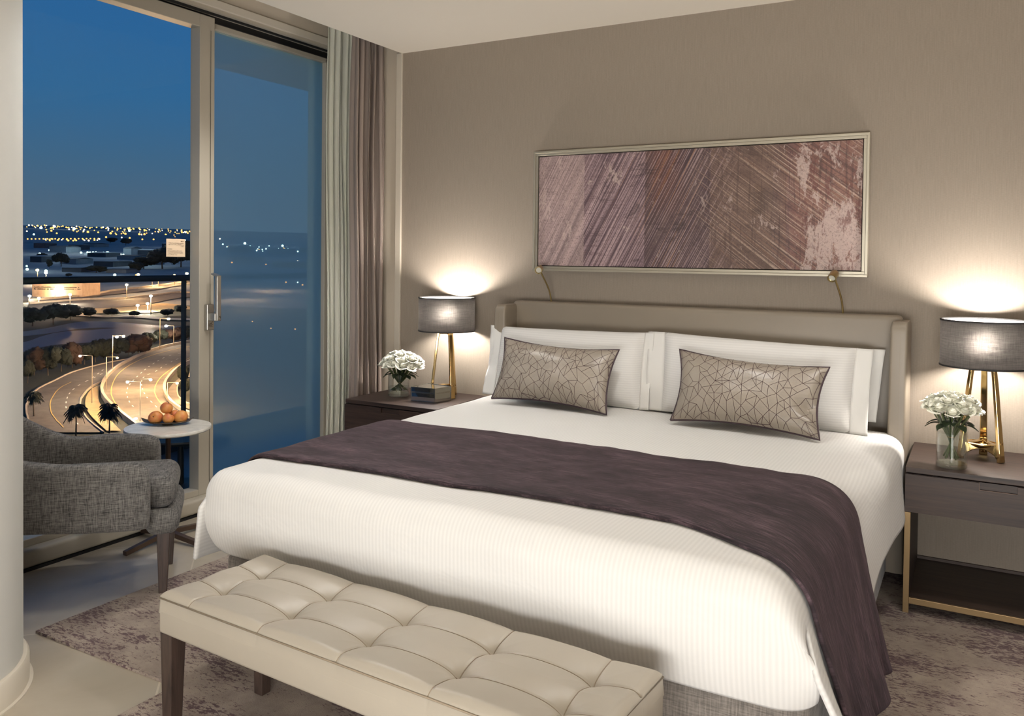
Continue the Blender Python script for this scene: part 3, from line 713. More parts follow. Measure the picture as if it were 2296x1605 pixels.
base = ramp(nt, cloud, ((.30, lin((74, 56, 60))), (.45, lin((108, 86, 88))), (.58, lin((138, 114, 110))), (.72, lin((104, 78, 66)))))
def tint(mask, c, s):
    global base
    base = mixc(nt, mth(nt, 'MULTIPLY', mask, s), base, lin(c))
tint(band(-.1, .165), (182, 158, 154), .62); tint(band(.165, .372), (126, 104, 112), .50); tint(band(.372, .578), (96, 76, 74), .45); tint(band(.578, .80), (112, 88, 70), .50)
tint(msk(U, .76, .84, 1.2, 1.1), (146, 100, 84), .6); tint(mth(nt, 'MULTIPLY', msk(U, .36, .42, .52, .44), msk(V, .3, .8)), (150, 92, 62), .6)
def streak(rot, fine, long_, lo, hi, mask, c, amt, vz=1):
    global base
    f = noise_tex(nt, coords(nt, (fine, 1, long_), (0, math.radians(rot), 0)), 1, 2, .5)
    r_ = ramp(nt, f, ((lo, (0, 0, 0, 1)), (hi, (1, 1, 1, 1))))
    base = mixc(nt, mth(nt, 'MULTIPLY', mth(nt, 'MULTIPLY', r_, mask), amt), base, lin(c))
mL = msk(U, -.2, -.1, .70, .52); mR = msk(U, .50, .58, 1.3, 1.2); mB = band(.165, .372)
streak(-27, 26, .5, .46, .60, mL, (88, 68, 78), .55); streak(-28, 90, .7, .50, .60, mL, (62, 46, 54), .6)
streak(-28, 150, .9, .53, .60, mL, (206, 178, 178), .75); streak(-29, 120, .6, .50, .57, mB, (196, 168, 172), .6); streak(-26, 110, .6, .60, .66, msk(U, .2, .36, .60, .48), (206, 152, 108), .8)
streak(52, 120, .8, .56, .62, mR, (204, 178, 160), .65); streak(54, 100, 1.0, .53, .62, mR, (66, 48, 46), .5); streak(50, 60, .5, .58, .66, mR, (150, 112, 92), .5)
streak(0, 70, 4, .54, .66, msk(U, .5, .60, 1.1, 1.05), (70, 52, 50), .55); streak(90, 90, 7, .56, .66, msk(U, -.2, -.1, .5, .2), (96, 72, 76), .4)
sm_ = noise_tex(nt, coords(nt, (1.2, 1, 3.0)), 3.2, 5, .72, .9)
base = mixc(nt, mth(nt, 'MULTIPLY', ramp(nt, sm_, ((.54, (0, 0, 0, 1)), (.66, (1, 1, 1, 1)))), mth(nt, 'MULTIPLY', msk(U, .12, .3, .82, .68), .72)), base, lin((50, 38, 42)))
fl = noise_tex(nt, coords(nt, (1.6, 1, .8)), 9, 10, .78, .3)
pm = mth(nt, 'ADD', mth(nt, 'MULTIPLY', msk(U, .78, .95), msk(V, .62, .28)), mth(nt, 'MULTIPLY', msk(U, .16, .02), .55)); pm = mth(nt, 'ADD', pm, mth(nt, 'MULTIPLY', msk(U, .76, .86), .45))
base = mixc(nt, mth(nt, 'MULTIPLY', ramp(nt, mth(nt, 'ADD', fl, mth(nt, 'MULTIPLY', pm, .13)), ((.60, (0, 0, 0, 1)), (.63, (1, 1, 1, 1)))), .85), base, lin((196, 174, 166)))
rd = noise_tex(nt, coords(nt, (2.4, 1, .8)), 8, 9, .75)
base = mixc(nt, mth(nt, 'MULTIPLY', ramp(nt, rd, ((.54, (0, 0, 0, 1)), (.58, (1, 1, 1, 1)))), mth(nt, 'MULTIPLY', msk(U, .80, .88), .7)), base, lin((112, 68, 62)))
tint(band(-.1, .165), (196, 172, 168), .34); tint(band(.372, .578), (60, 46, 48), .28); tint(band(.578, .76), (122, 98, 80), .22)
spk = noise_tex(nt, oc, 130, 5, .85)
base = mixc(nt, mth(nt, 'MULTIPLY', ramp(nt, spk, ((.53, (0, 0, 0, 1)), (.60, (1, 1, 1, 1)))), .6), base, lin((70, 50, 54)))
nt.links.new(base, bs.inputs['Base Color']); M_ART = mt
cv = MB(); cw, ch = PW/2-.030, PH/2-.030
cv.box(-cw, cw, -.034, -.004, -ch, ch)
cv.add([(-cw, -.0345, -ch), (cw, -.0345, -ch), (cw, -.0345, ch), (-cw, -.0345, ch)], [(0, 1, 2, 3)], [(0, 0), (1, 0), (1, 1), (0, 1)])
cv.build('canvas', M_ART, pt)
MB().box(-cw-.006, cw+.006, -.006, 0, -ch-.006, ch+.006).build('backing', simple('dark_rebate', (40, 32, 34), .8), pt)

# ------------------------------------------------------------------ mirrored box
bx = thing('mirrored_box', 'small mirrored lidded box on the nightstand by the curtain', 'box', (.92, -.30, .588))
def frame_box(z0, z1, name, par):
    A = [Vector((.991-.92, -.372+.30)), Vector((1.018-.92, -.252+.30)), Vector((.848-.92, -.232+.30)), Vector((.838-.92, -.382+.30))]
    w = MB(); n = 4
    vs = [Vector((p.x, p.y, z)) for z in (z0, z1) for p in A]
    w.add(vs, [(0, 1, 5, 4), (1, 2, 6, 5), (2, 3, 7, 6), (3, 0, 4, 7), (4, 5, 6, 7), (3, 2, 1, 0)]); o = w.build(name, M_MIRROR, par)
    e = MB()
    for z in (z0, z1):
        for i in range(4): e.rail([Vector((A[i].x, A[i].y, z)), Vector((A[(i+1) % 4].x, A[(i+1) % 4].y, z))], .0035, .0035, (0, 0, 1))
    for p in A: e.rail([Vector((p.x, p.y, z0)), Vector((p.x, p.y, z1))], .004, .004, (1, 0, 0))
    e.build('metal_edge', M_SILVER, o)
frame_box(.004, .050, 'box_body', bx); frame_box(.054, .080, 'lid', bx)
for p in ((.062, -.060), (.086, .036), (-.060, .056), (-.070, -.070)): MB().lathe([(.0001, 0), (.004, 0), (.004, .005)], 10, c=(p[0], p[1], 0)).build('foot', M_SILVER, bx)

# ------------------------------------------------------------------ roses in glass vases
def rose_mesh(seed, R=.027):
    rnd = random.Random(seed); mb = MB(); n = 17
    for i in range(n):
        t = i/(n-1); ang = i*2.39996+rnd.uniform(-.2, .2)
        br = R*(.16+.74*t**.9); h = R*(1.40-.30*t); op = R*(-.42+.85*t); spread = 1.05-.15*t+(.5*(1-t)); z0 = -R*.1*t
        curl = R*(.03+.22*t*t)*rnd.uniform(.7, 1.3); tip = rnd.uniform(-.12, .12)
        def fn(u, v, ang=ang, br=br, h=h, op=op, spread=spread, curl=curl, z0=z0, tip=tip):
            q = u*2-1; wv = math.sin(min(1, v*1.15)*PI*.5)
            a = ang+q*spread*(.35+.65*wv)
            r = br*(.30+.70*math.sin(v*PI*.5))+op*v*v+curl*max(0, v-.7)**2*9*(1-.4*q*q)
            z = z0+h*v*(1-.20*q*q*v)-curl*max(0, v-.8)*2.2+R*.03*math.sin(q*7+ang)*v
            return Vector((r*math.cos(a), r*math.sin(a), z-R*.45))
        mb.grid(fn, 8, 7)
    mb.lathe([(.0001, -R*.45), (R*.42, -R*.3), (R*.62, R*.1), (R*.5, R*.5), (R*.22, R*.78), (.0001, R*.84)], 10)
    return mb
def stem_mesh(base, head, seed):
    return None
def vase(x, y, z, R_, hgt, water, label, blooms, glabel, grp, dome_c, tie, foot_r):
    t = thing('flower_vase', label, 'vase', (x, y, z))
    MB().lathe([(.0001, 0), (R_-.003, 0), (R_, .004), (R_, hgt), (R_-.0035, hgt), (R_-.0035, .018), (.0001, .016)], 64).build('glass_cylinder', M_VGLASS, t, smooth=True, ang=40)
    MB().lathe([(.0001, .001), (R_-.0015, .001), (R_-.0015, .015), (.0001, .015)], 48).build('glass_base', M_VBASE, t, smooth=True, ang=40)
    MB().lathe([(R_-.0038, hgt-.001), (R_+.0003, hgt-.001), (R_+.0003, hgt+.0008), (R_-.0038, hgt+.0008)], 48, cap=False).build('glass_rim', M_VBASE, t, smooth=True, ang=40)
    MB().lathe([(.0001, .019), (R_-.0045, .019), (R_-.0045, water), (.0001, water-.001)], 48).build('water', M_WATER, t, smooth=True, ang=40)
    protos = []
    for s in range(4):
        r0 = thing('rose', glabel, 'flower', (0, 0, 0), 0, grp)
        kid(r0, rose_mesh(s*7+3).build('blossom', M_PETAL, r0, smooth=True)); protos.append(r0)
    rnd = random.Random(int(x*100))
    for i, (bx_, by_, bz_, sc_) in enumerate(blooms):
        p = protos[i % 4]; P_ = Vector((x+bx_, y+by_, z+bz_)); d = (P_-(Vector((x, y, z))+Vector(dome_c))).normalized()
        q = d.to_track_quat('Z', 'Y'); e = (q.to_matrix() @ Matrix.Rotation(rnd.uniform(0, 6.28), 3, 'Z')).to_euler()
        if i < 4: r_ = p; r_.location = P_; r_.rotation_euler = e; r_.scale = (sc_,)*3
        else: r_ = clone(p, P_, e, scale=sc_)
        # stem from the bloom through the tie to the vase foot (in the rose's own frame)
        mw = Matrix.Translation(P_) @ e.to_matrix().to_4x4() @ Matrix.Scale(sc_, 4); inv = mw.inverted()
        an = math.atan2(by_, bx_)+.0; T_ = Vector((x+tie[0]+.010*math.cos(an), y+tie[1]+.010*math.sin(an), z+tie[2]))
        an2 = an+PI+rnd.uniform(-.5, .5); rr_ = foot_r*rnd.uniform(.45, 1); F_ = Vector((x+tie[0]*.5+rr_*math.cos(an2), y+tie[1]*.5+rr_*math.sin(an2), z+.028+rnd.uniform(0, .014)))
        S_ = P_-d*.020*sc_; pts = []
        C1 = S_-d*.02
        for k in range(9):
            w_ = k/8; a_ = S_*(1-w_)+T_*w_ ; pts.append(a_.lerp(C1, .35*math.sin(w_*PI)))
        for k in range(1, 6): pts.append(T_.lerp(F_, k/5))
        MB().tube([inv @ p_ for p_ in pts], .0030/sc_, 6).build('stem', M_STEM, r_, smooth=True)
        if i % 2 == 0:
            base = pts[5]; od = Vector((math.cos(an), math.sin(an), -.15)).normalized(); sd = od.cross(Vector((0, 0, 1))).normalized()
            lf = MB()
            def lfn(u, v, base=base, od=od, sd=sd):
                w_ = .013*math.sin(PI*min(1, v*1.02))**.8; return inv @ (base+od*(.055*v)+sd*(w_*1.35*(2*u-1))+Vector((0, 0, .012*math.sin(v*2.4)-.02*v+.004*abs(2*u-1))))
            lf.grid(lfn, 4, 8); lf.build('leaf', M_LEAF, r_, smooth=True)
    MB().lathe([(.0125, -.0015), (.0140, -.0015), (.0140, .0015), (.0125, .0015)], 20, Matrix.Translation((tie[0], tie[1], tie[2])), cap=False).build('twine', M_TWINE, t, smooth=True)
    return t
def dome(n1, n2, n3, rx, rz, zc, dx=0, seed=1, ry=None):
    rnd = random.Random(seed); out = []; ry = ry or rx
    for n_, el in ((n1, 12), (n2, 38), (n3, 66)):
        for k in range(n_):
            a = 2*PI*(k+.5*(el == 38)+rnd.uniform(-.12, .12))/n_; e_ = math.radians(el+rnd.uniform(-5, 5))
            out.append((dx+rx*math.cos(e_)*math.cos(a), ry*math.cos(e_)*math.sin(a), zc+rz*math.sin(e_)+rnd.uniform(-.005, .005), rnd.uniform(.92, 1.18)))
    out.append((dx, 0, zc+rz, 1.1)); return out
vase(3.510, -.425, .588, .056, .205, .135, 'clear glass vase holding white roses on the nightstand away from window', dome(12, 9, 4, .080, .056, .222, -.002, 3), 'white rose in the glass vase on the nightstand away from window', 'white roses in the vase away from window', (-.004, 0, .10), (-.004, 0, .118), .030)
vase(.672, -.275, .588, .062, .125, .055, 'clear glass vase of white roses standing beside the mirrored box', dome(13, 9, 5, .108, .066, .176, .022, 9, .09), 'white rose in the glass vase beside the mirrored box', 'white roses in the vase beside the mirrored box', (.01, 0, .05), (.006, 0, .078), .050)

# ------------------------------------------------------------------ bench
bn = thing('bench', 'cream tufted leather bench with walnut legs at the foot of the bed', 'bench', (2.280, -2.450, 0), math.radians(-3.2))
BLx, BWy, ZT, ZB = .680, .190, .448, .328
TX = [-.553+.277*k for k in range(5)]; TY = (-.070, .070)
def bench_top(u, v):
    x = -BLx+2*BLx*u; y = -BWy+2*BWy*v
    ex = BLx-abs(x); ey = BWy-abs(y); z = ZT
    z -= .020*max(0, 1-min(ex, ey)/.030)**2
    dt = min(math.hypot(x-a, y-b_) for a in TX for b_ in TY)
    z -= .024*math.exp(-dt/.026)+.006*math.exp(-(dt/.075)**2)
    # seams: straight in plan, riding over the padding
    s1 = min(abs(x-a) for a in TX); s2 = min(abs(y-b_) for b_ in TY)
    inr = 1 if abs(x) < BLx-.004 else 0
    sd = min(s1, s2)
    z -= (.0030*math.exp(-(sd/.0035)**2)+.0016*math.exp(-(sd/.022)**2))*inr
    z += .003*(1-math.exp(-(sd/.06)**2))
    if ex < 1e-6 or ey < 1e-6: z = ZT-.062
    return Vector((x, y, z))
MB().grid(bench_top, 380, 110).build('seat_top', M_BENCH, bn, smooth=True)
def seam(pts): MB().tube([bench_top((x+BLx)/(2*BLx), (y+BWy)/(2*BWy))+Vector((0, 0, .0006)) for x, y in pts], .0013, 5).build('seam', M_SEAM, bn, smooth=True)
for a_ in TX: seam([(a_, -BWy+.004+(2*BWy-.008)*i/40) for i in range(41)])
for b_ in TY: seam([(-BLx+.004+(2*BLx-.008)*i/120, b_) for i in range(121)])
bb = MB(); bb.rbox(-BLx, BLx, -BWy, BWy, ZB, ZT-.048, .010, 3)
bo = bb.build('seat_box', M_BENCH, bn, smooth=True, ang=45)
MB().tube([(-BLx+.004, -BWy+.001, ZT-.019), (BLx-.004, -BWy+.001, ZT-.019), (BLx-.001, BWy-.004, ZT-.019), (-BLx+.004, BWy-.001, ZT-.019), (-BLx+.001, -BWy+.004, ZT-.019)], .0022, 6).build('welt_seam', M_SEAM, bn, smooth=True)
for sx_ in (-1, 1):
    for sy_ in (-1, 1):
        cx, cy = sx_*(BLx-.028), sy_*(BWy-.028)
        MB().rail([(cx, cy, ZB+.003), (cx+sx_*.004, cy, 0.010)], [.050, .036], [.050, .036], (1, 0, 0)).build('leg', M_WALNUT, bn, bevel=.003)

# ------------------------------------------------------------------ armchair (local: x forward, y across, z up; origin at the near front foot)
ang = math.atan2(.74, .67)
ac = thing('armchair', 'grey tweed armchair with walnut legs between column and window', 'chair', (.70, -1.889, 0), ang)
def shell():
    mb = MB(); path = []
    # (f, s, top z, bottom z, half thickness, lean out)
    K = [(-.045, -.065, .535, .305, .040, 0), (-.10, -.070, .566, .300, .044, 0), (-.25, -.075, .572, .305, .045, 0), (-.42, -.068, .578, .315, .046, .01), (-.60, -.045, .625, .32, .050, .03), (-.72, .03, .78, .33, .055, .08), (-.755, .12, .85, .33, .058, .11),
         (-.76, .178, .86, .33, .058, .12), (-.755, .236, .85, .33, .058, .11), (-.72, .326, .82, .33, .055, .08), (-.60, .401, .695, .32, .050, .03), (-.42, .426, .588, .315, .046, .01), (-.25, .431, .585, .305, .045, 0), (-.10, .426, .572, .300, .044, 0), (-.045, .421, .540, .305, .040, 0)]
    n = 90
    def at(t):
        x = t*(len(K)-1); i = min(len(K)-2, int(x)); q = x-i
        P0, P1, P2, P3 = K[max(i-1, 0)], K[i], K[i+1], K[min(i+2, len(K)-1)]
        return [.5*((2*b_)+(-a+c)*q+(2*a-5*b_+4*c-d)*q*q+(-a+3*b_-3*c+d)*q**3) for a, b_, c, d in zip(P0, P1, P2, P3)]
    def fn(u, v):
        K1 = at(v); K0 = at(max(0, v-.01)); K2 = at(min(1, v+.01))
        tx_, ty_ = K2[0]-K0[0], K2[1]-K0[1]; l_ = math.hypot(tx_, ty_) or 1; nx, ny = ty_/l_, -tx_/l_   # outward normal
        a = 2*PI*u; ex = .42; cx = math.copysign(abs(math.cos(a))**ex, math.cos(a)); cy = math.copysign(abs(math.sin(a))**ex, math.sin(a))
        e = 1.0
        end = min(v, 1-v)*1.0
        if end < .03: e = math.sqrt(max(0.0, 1-((.03-end)/.03)**2))*.999+.001
        hh = (K1[2]-K1[3])/2; zc = (K1[2]+K1[3])/2
        k = .55+.45*e
        bowl = .022*math.cos(cy*PI/2)*1
        off = cx*K1[4]*e*(1+.15*math.cos(cy*PI/2)); lean = K1[5]*(cy+1)/2
        fx = -nx; 
        dxf = (1-e)*0
        return Vector((K1[0]+(-nx if False else nx)*(off)+nx*lean*(-1 if False else 1), K1[1]+ny*(off)+ny*lean, zc+cy*hh*(k)))
    mb.grid(fn, 40, n, closed_u=True)
    nn = 40
    mb.f.append(tuple(range(nn))[::-1]); mb.mi.append(0); mb.f.append(tuple(n*nn+i for i in range(nn))); mb.mi.append(0)
    return mb
MBsh = shell(); MBsh.build('arm_and_back_shell', M_ARM, ac, smooth=True, ang=70)
def cushion_box(f0, f1, s0, s1, z0, z1, r, name, bulge=.01, yb=.0):
    mb = MB(); mb.rbox(f0, f1, s0, s1, z0, z1, r, 6)
    o = mb.build(name, M_ARM, ac, smooth=True, ang=80); return o
cushion_box(-.68, .045, -.022, .378, .352, .480, .055, 'seat_cushion')
cushion_box(-.70, .050, -.030, .386, .296, .356, .025, 'seat_base')
cushion_box(-.07, .060, -.045, .402, .250, .356, .045, 'front_rail')
for s_ in (0.0, .356):
    MB().rail([(.0, s_, .262), (-.003, s_, .0)], [.052, .030], [.050, .028], (1, 0, 0)).build('leg', M_WALNUT, ac, bevel=.003)
    MB().rail([(-.62, s_, .262), (-.70, s_, .0)], [.052, .030], [.050, .028], (1, 0, 0)).build('leg', M_WALNUT, ac, bevel=.003)
# ------------------------------------------------------------------ side table with fruit
stb = thing('side_table', 'small round white marble table on a bronze star base by the glass', 'table', (.170, -1.452, 0))
MB().lathe([(.0001, .538), (.190, .538), (.1975, .544), (.1985, .552), (.1965, .557), (.0001, .557)], 96).build('table_top', M_MARBLE, stb, smooth=True, ang=40)
MB().lathe([(.0001, .02), (.0125, .02), (.0125, .530), (.045, .533), (.045, .538), (.0001, .538)], 24).build('pedestal', M_TABLELEG, stb, smooth=True, ang=40)
for k, (ax_, ay_) in enumerate(((.019, -.228), (.255, -.215), (-.005, .200), (.235, .05))):
    pass
for k in range(4):
    a = math.radians(-87+90*k); dx, dy = math.cos(a), math.sin(a)
    MB().rail([(0, 0, .042), (dx*.245, dy*.245, .012)], [.028, .024], [.024, .022], (-dy, dx, 0)).build('foot', M_TABLELEG, stb, bevel=.002)
dsh = thing('fruit_dish', 'leaf shaped bronze dish of apricots on the marble table', 'dish', (.125, -1.420, .557), math.radians(39))
def dish(u, v):
    t = 2*u-1; w = .062*(1-abs(t)**2.2)**.8+.0015; s_ = (2*v-1)
    z = .004+.020*abs(t)**3+.014*s_*s_*(1-abs(t)**2)+(.010*max(0, abs(t)-.85)/.15)
    return Vector((t*.122, s_*w, z))
MB().grid(dish, 48, 16).build('leaf_plate', M_DISH, dsh, smooth=True, solid=.003)
MB().lathe([(.0001, 0), (.026, 0), (.024, .005), (.0001, .006)], 24).build('dish_foot', M_DISH, dsh, smooth=True)
def apricot(seed):
    mb = MB()
    def fn(u, v):
        a = 2*PI*u; ph = PI*v; r = 1+.03*math.sin(a*2+seed)-.10*math.exp(-((a-1.2)/.16)**2)*math.sin(ph); z = math.cos(ph)
        d = .16*math.exp(-(ph/.28)**2)+.06*math.exp(-((PI-ph)/.25)**2)
        return Vector((r*math.sin(ph)*math.cos(a), r*math.sin(ph)*math.sin(a), z*(.93)-(d if z > 0 else -d)))*.030
    mb.grid(fn, 36, 24, closed_u=True); return mb
c39, s39 = math.cos(math.radians(39)), math.sin(math.radians(39))
for i, (u_, w_, z_, rx_, rz_, sc_, lb) in enumerate((
    (-.052, -.016, .040, 1.2, 0.4, 1.12, 'apricot with a creased dimple lying at the chair end of the dish'),
    (.010, -.030, .037, .5, 2.0, .92, 'middle apricot at the front of the dish, between two larger ones'),
    (.064, -.008, .040, -1.3, 1.0, 1.08, 'apricot with a dark stem hole at the dish end nearest the door frame'),
    (-.006, .004, .083, .2, 1.4, 1.02, 'apricot resting on top of the other fruit'),
    (.026, .030, .040, .9, 4.0, .95, 'apricot mostly hidden at the back of the dish'))):
    o = apricot(i*1.7).build('apricot', M_FRUIT, None, smooth=True); o.location = (.125+u_*c39-w_*s39, -1.420+u_*s39+w_*c39, .557+z_-.003)
    o.rotation_euler = (rx_, .3, rz_); o.scale = (sc_,)*3; tag(o, lb, 'fruit', 'apricots in the leaf dish')
    MB().lathe([(.0001, .0235), (.0022, .0245), (.0015, .029), (.0001, .029)], 8).build('stem_end', M_PIPING, o)

# ------------------------------------------------------------------ balcony
struct(MB().box(-1.50, -.20, -6.2, 3.2, -.25, -.02).build('balcony_floor', simple('balcony_tiles', (70, 78, 92), .35)))
struct(MB().box(-1.10, -.20, -.12, 3.2, 2.70, 3.05).build('balcony_soffit', simple('soffit_paint', (120, 124, 140), .7)))
struct(MB().box(-1.13, -.20, -.17, -.12, 2.68, 3.05).build('balcony_fascia', simple('fascia_paint', (150, 150, 158), .7)))
rl = thing('balcony_railing', 'black topped glass balcony railing outside the sliding door', 'railing', (-1.42, 0, 0))
MB().rbox(-.028, .028, -6.0, 3.1, 1.200, 1.244, .012, 3).build('handrail', simple('black_handrail', (12, 14, 22), .35), rl, smooth=True, ang=40)
for a, b_ in ((-4.6, -2.36), (-2.34, -.085), (-.055, 2.2)):
    MB().box(-.006, .006, a, b_, -.02, 1.204).build('glass_panel', M_RAILGLASS, rl)
for yy in (-2.35, -.07, 2.23):
    MB().box(-.018, .018, yy-.008, yy+.008, -.02, 1.21).build('post', M_BLACK, rl)
MB().box(-.03, .03, -6.0, 3.1, -.02, .10).build('base_channel', M_BLACK, rl)
ot = thing('balcony_table', 'dark round table standing on the dark balcony outside', 'table', (-.62, -.74, -.02))
MB().lathe([(.0001, .30), (.26, .30), (.265, .312), (.26, .322), (.0001, .322)], 48).build('table_top', M_BLACK, ot, smooth=True, ang=40)
MB().lathe([(.0001, 0), (.16, 0), (.16, .012), (.02, .02), (.018, .30), (.0001, .30)], 24).build('pedestal', M_BLACK, ot, smooth=True, ang=40)

# outline points of the highway, creek, lamps, trees, halls and lights (metres: along, across the ground)
A_left=[(375.1,-169.1),(370.7,-170.4),(366.5,-171.8),(362.3,-173.0),(357.9,-174.1),(353.1,-174.9),(348.0,-175.4),(342.7,-175.8),(337.4,-176.0),(331.7,-175.8),(324.9,-174.9),(317.3,-173.4),(310.1,-172.0),(303.9,-171.0),(297.0,-169.5),(288.5,-166.7),(278.4,-162.3),(267.5,-156.7),(257.1,-150.4),(247.8,-144.4),(240.5,-138.9),(234.3,-133.9)]
A_left_line=[(311.2,-165.2),(307.0,-164.5),(302.9,-163.9),(297.8,-162.5),(291.6,-160.3),(285.0,-157.5),(278.3,-154.6),(271.3,-151.0),(264.5,-147.1),(258.3,-143.3),(253.2,-139.6),(248.7,-136.3),(244.6,-133.0),(240.6,-129.9)]
A_right=[(370.7,-167.1),(364.7,-166.7),(359.2,-166.3),(353.0,-165.6),(345.6,-164.0),(336.8,-161.5),(327.9,-158.7),(319.8,-156.4),(313.6,-155.1),(309.0,-154.7),(304.2,-154.0),(297.5,-152.1),(289.9,-149.4),(282.4,-146.6),(273.9,-142.4),(266.1,-137.9),(259.2,-133.6),(253.4,-129.7),(248.5,-126.0),(244.3,-122.7),(240.4,-119.4),(236.6,-116.3)]
isl_right=[(314.9,-153.8),(308.2,-151.7),(301.2,-149.3),(293.2,-145.9),(285.3,-142.1),(278.1,-138.2),(271.7,-134.3),(265.5,-130.7),(259.9,-127.2),(255.2,-123.9),(250.8,-120.9),(246.7,-117.9),(242.8,-115.1),(239.0,-112.3)]
isl_left=[(313.3,-153.1),(308.9,-152.8),(304.7,-152.5),(299.7,-151.6),(292.5,-149.2),(284.4,-145.9),(276.1,-141.9),(268.3,-137.7),(261.6,-133.5),(256.2,-129.7),(251.4,-126.2),(246.9,-122.8),(242.7,-119.5),(238.5,-116.3)]
B_left=[(441.6,-165.5),(433.9,-166.0),(426.7,-166.7),(420.9,-167.8),(415.8,-169.2),(410.2,-170.2),(403.5,-170.6),(396.1,-170.7),(388.4,-170.4),(380.3,-169.7),(371.6,-168.6),(362.5,-167.1),(353.3,-165.5),(343.9,-163.4),(333.6,-160.7),(322.3,-157.1),(310.5,-152.7),(298.2,-147.4),(286.8,-141.3),(277.8,-135.6),(270.3,-130.4),(263.9,-125.6),(257.9,-121.2),(252.3,-116.9),(247.2,-112.9),(242.3,-109.1)]
B_leftline=[(418.3,-156.7),(415.3,-158.7),(412.1,-160.5),(407.9,-161.8),(402.9,-162.8),(397.7,-163.5),(392.2,-164.1),(386.7,-164.6),(380.9,-164.8),(374.6,-164.7),(367.6,-164.2),(360.1,-163.2),(352.0,-161.9),(343.3,-160.0),(333.9,-157.5),(323.5,-154.2),(312.1,-149.8),(300.7,-145.0),(289.9,-139.9),(280.5,-134.6),(272.4,-129.7),(265.5,-125.1),(259.6,-121.0),(254.6,-117.1),(249.8,-113.4),(245.2,-109.9)]
B_right=[(373.8,-140.0),(370.2,-140.7),(366.2,-141.2),(360.8,-141.0),(354.8,-140.5),(348.2,-139.6),(340.7,-138.0),(332.4,-136.0),(324.0,-133.7),(315.7,-131.3),(306.8,-128.2),(298.0,-124.5),(290.0,-120.7),(283.2,-117.0),(277.6,-113.7),(273.0,-110.5),(268.9,-107.6),(265.4,-104.9),(262.4,-102.4),(259.7,-100.0),(257.1,-97.6),(254.5,-95.3)]
B_rightline=[(390.0,-146.0),(383.1,-145.9),(376.4,-145.8),(368.7,-145.1),(360.4,-144.0),(351.8,-142.6),(343.3,-141.1),(334.9,-139.5),(326.3,-137.6),(316.7,-134.9),(306.3,-131.4),(295.9,-127.2),(286.6,-122.5),(278.8,-118.1),(272.8,-114.2),(268.1,-110.7),(264.0,-107.4),(260.0,-104.2)]
B_mid=[(390.6,-155.1),(386.6,-156.1),(382.6,-156.9),(377.0,-157.0),(369.7,-156.2),(361.8,-154.9),(353.8,-153.5),(345.9,-151.9),(337.1,-149.7),(328.4,-147.5),(320.0,-145.2),(311.7,-142.9),(302.9,-140.0),(293.3,-136.0),(284.2,-131.4),(276.3,-127.0),(270.0,-122.9),(264.8,-119.2)]
B_mid2=[(381.4,-150.4),(375.0,-149.9),(368.9,-149.4),(362.9,-148.9),(356.7,-148.2),(349.9,-147.1),(342.6,-145.7),(336.2,-144.6),(331.8,-144.6),(327.7,-144.6),(319.9,-142.4),(310.2,-138.3),(301.1,-133.9),(293.2,-129.7),(286.2,-125.7),(280.6,-122.1),(275.3,-118.6),(270.2,-115.3)]
A_mid=[(340.1,-167.4),(332.1,-165.2),(324.5,-163.2),(317.9,-161.6),(312.5,-160.7),(306.8,-159.6),(300.9,-158.2),(294.1,-156.1),(286.5,-153.2),(278.1,-149.3),(269.6,-144.9),(261.9,-140.4),(255.7,-136.1),(250.6,-132.2),(245.8,-128.6),(241.2,-125.0)]
A_mid2=[(331.1,-163.3),(326.9,-162.6),(322.9,-162.0),(319.1,-161.5),(315.5,-161.0),(312.0,-160.6)]
C_left=[(347.1,-129.9),(343.2,-130.6),(339.2,-131.2),(334.1,-131.3),(327.4,-130.5),(319.9,-129.1),(312.0,-127.4),(303.3,-125.1),(293.8,-121.3),(286.0,-117.0),(280.2,-113.3),(276.0,-110.0),(272.5,-107.0),(269.2,-104.1),(266.1,-101.3),(263.1,-98.5)]
C_right=[(336.1,-125.8),(333.3,-126.4),(330.5,-126.9),(327.3,-127.3),(323.9,-127.5),(319.7,-127.3),(313.0,-125.6),(304.9,-122.6),(297.1,-119.5),(290.0,-116.3),(284.8,-113.2),(281.0,-110.5),(278.3,-108.2),(276.7,-106.2),(275.7,-104.4),(274.6,-102.6)]
W_top=[(410.0,-244.4),(419.9,-244.3),(437.6,-248.5),(451.9,-250.2),(461.5,-248.7),(467.1,-244.7),(469.6,-239.0),(476.5,-235.5),(482.6,-231.3),(487.6,-226.4),(491.7,-221.0),(492.2,-213.9),(493.6,-207.1),(498.1,-201.6),(503.5,-196.3),(509.0,-190.9)]
W_bot=[(378.1,-225.4),(389.0,-226.3),(399.4,-226.6),(407.7,-225.3),(412.6,-221.9),(416.6,-217.9),(420.7,-213.7),(425.3,-209.8),(433.2,-207.3),(445.2,-206.5),(454.4,-204.1),(462.0,-200.7),(465.4,-195.2),(465.3,-188.3),(469.9,-183.1),(474.7,-178.0)]
W2_top=[(451.8,-269.4),(461.3,-267.3),(472.3,-265.6),(487.6,-266.0),(503.8,-266.5),(513.1,-262.6),(514.9,-254.7),(513.4,-245.2),(510.3,-235.0),(505.4,-224.1),(502.7,-214.3),(502.2,-205.5),(502.2,-196.9),(502.2,-188.3)]
W2_bot=[(433.3,-258.4),(440.7,-255.3),(448.9,-252.4),(459.6,-250.7),(470.8,-248.8),(479.3,-245.2),(483.8,-239.2),(484.6,-231.3),(483.2,-222.4),(478.8,-212.2),(476.3,-203.0),(475.8,-194.7),(475.9,-186.5),(475.8,-178.4)]
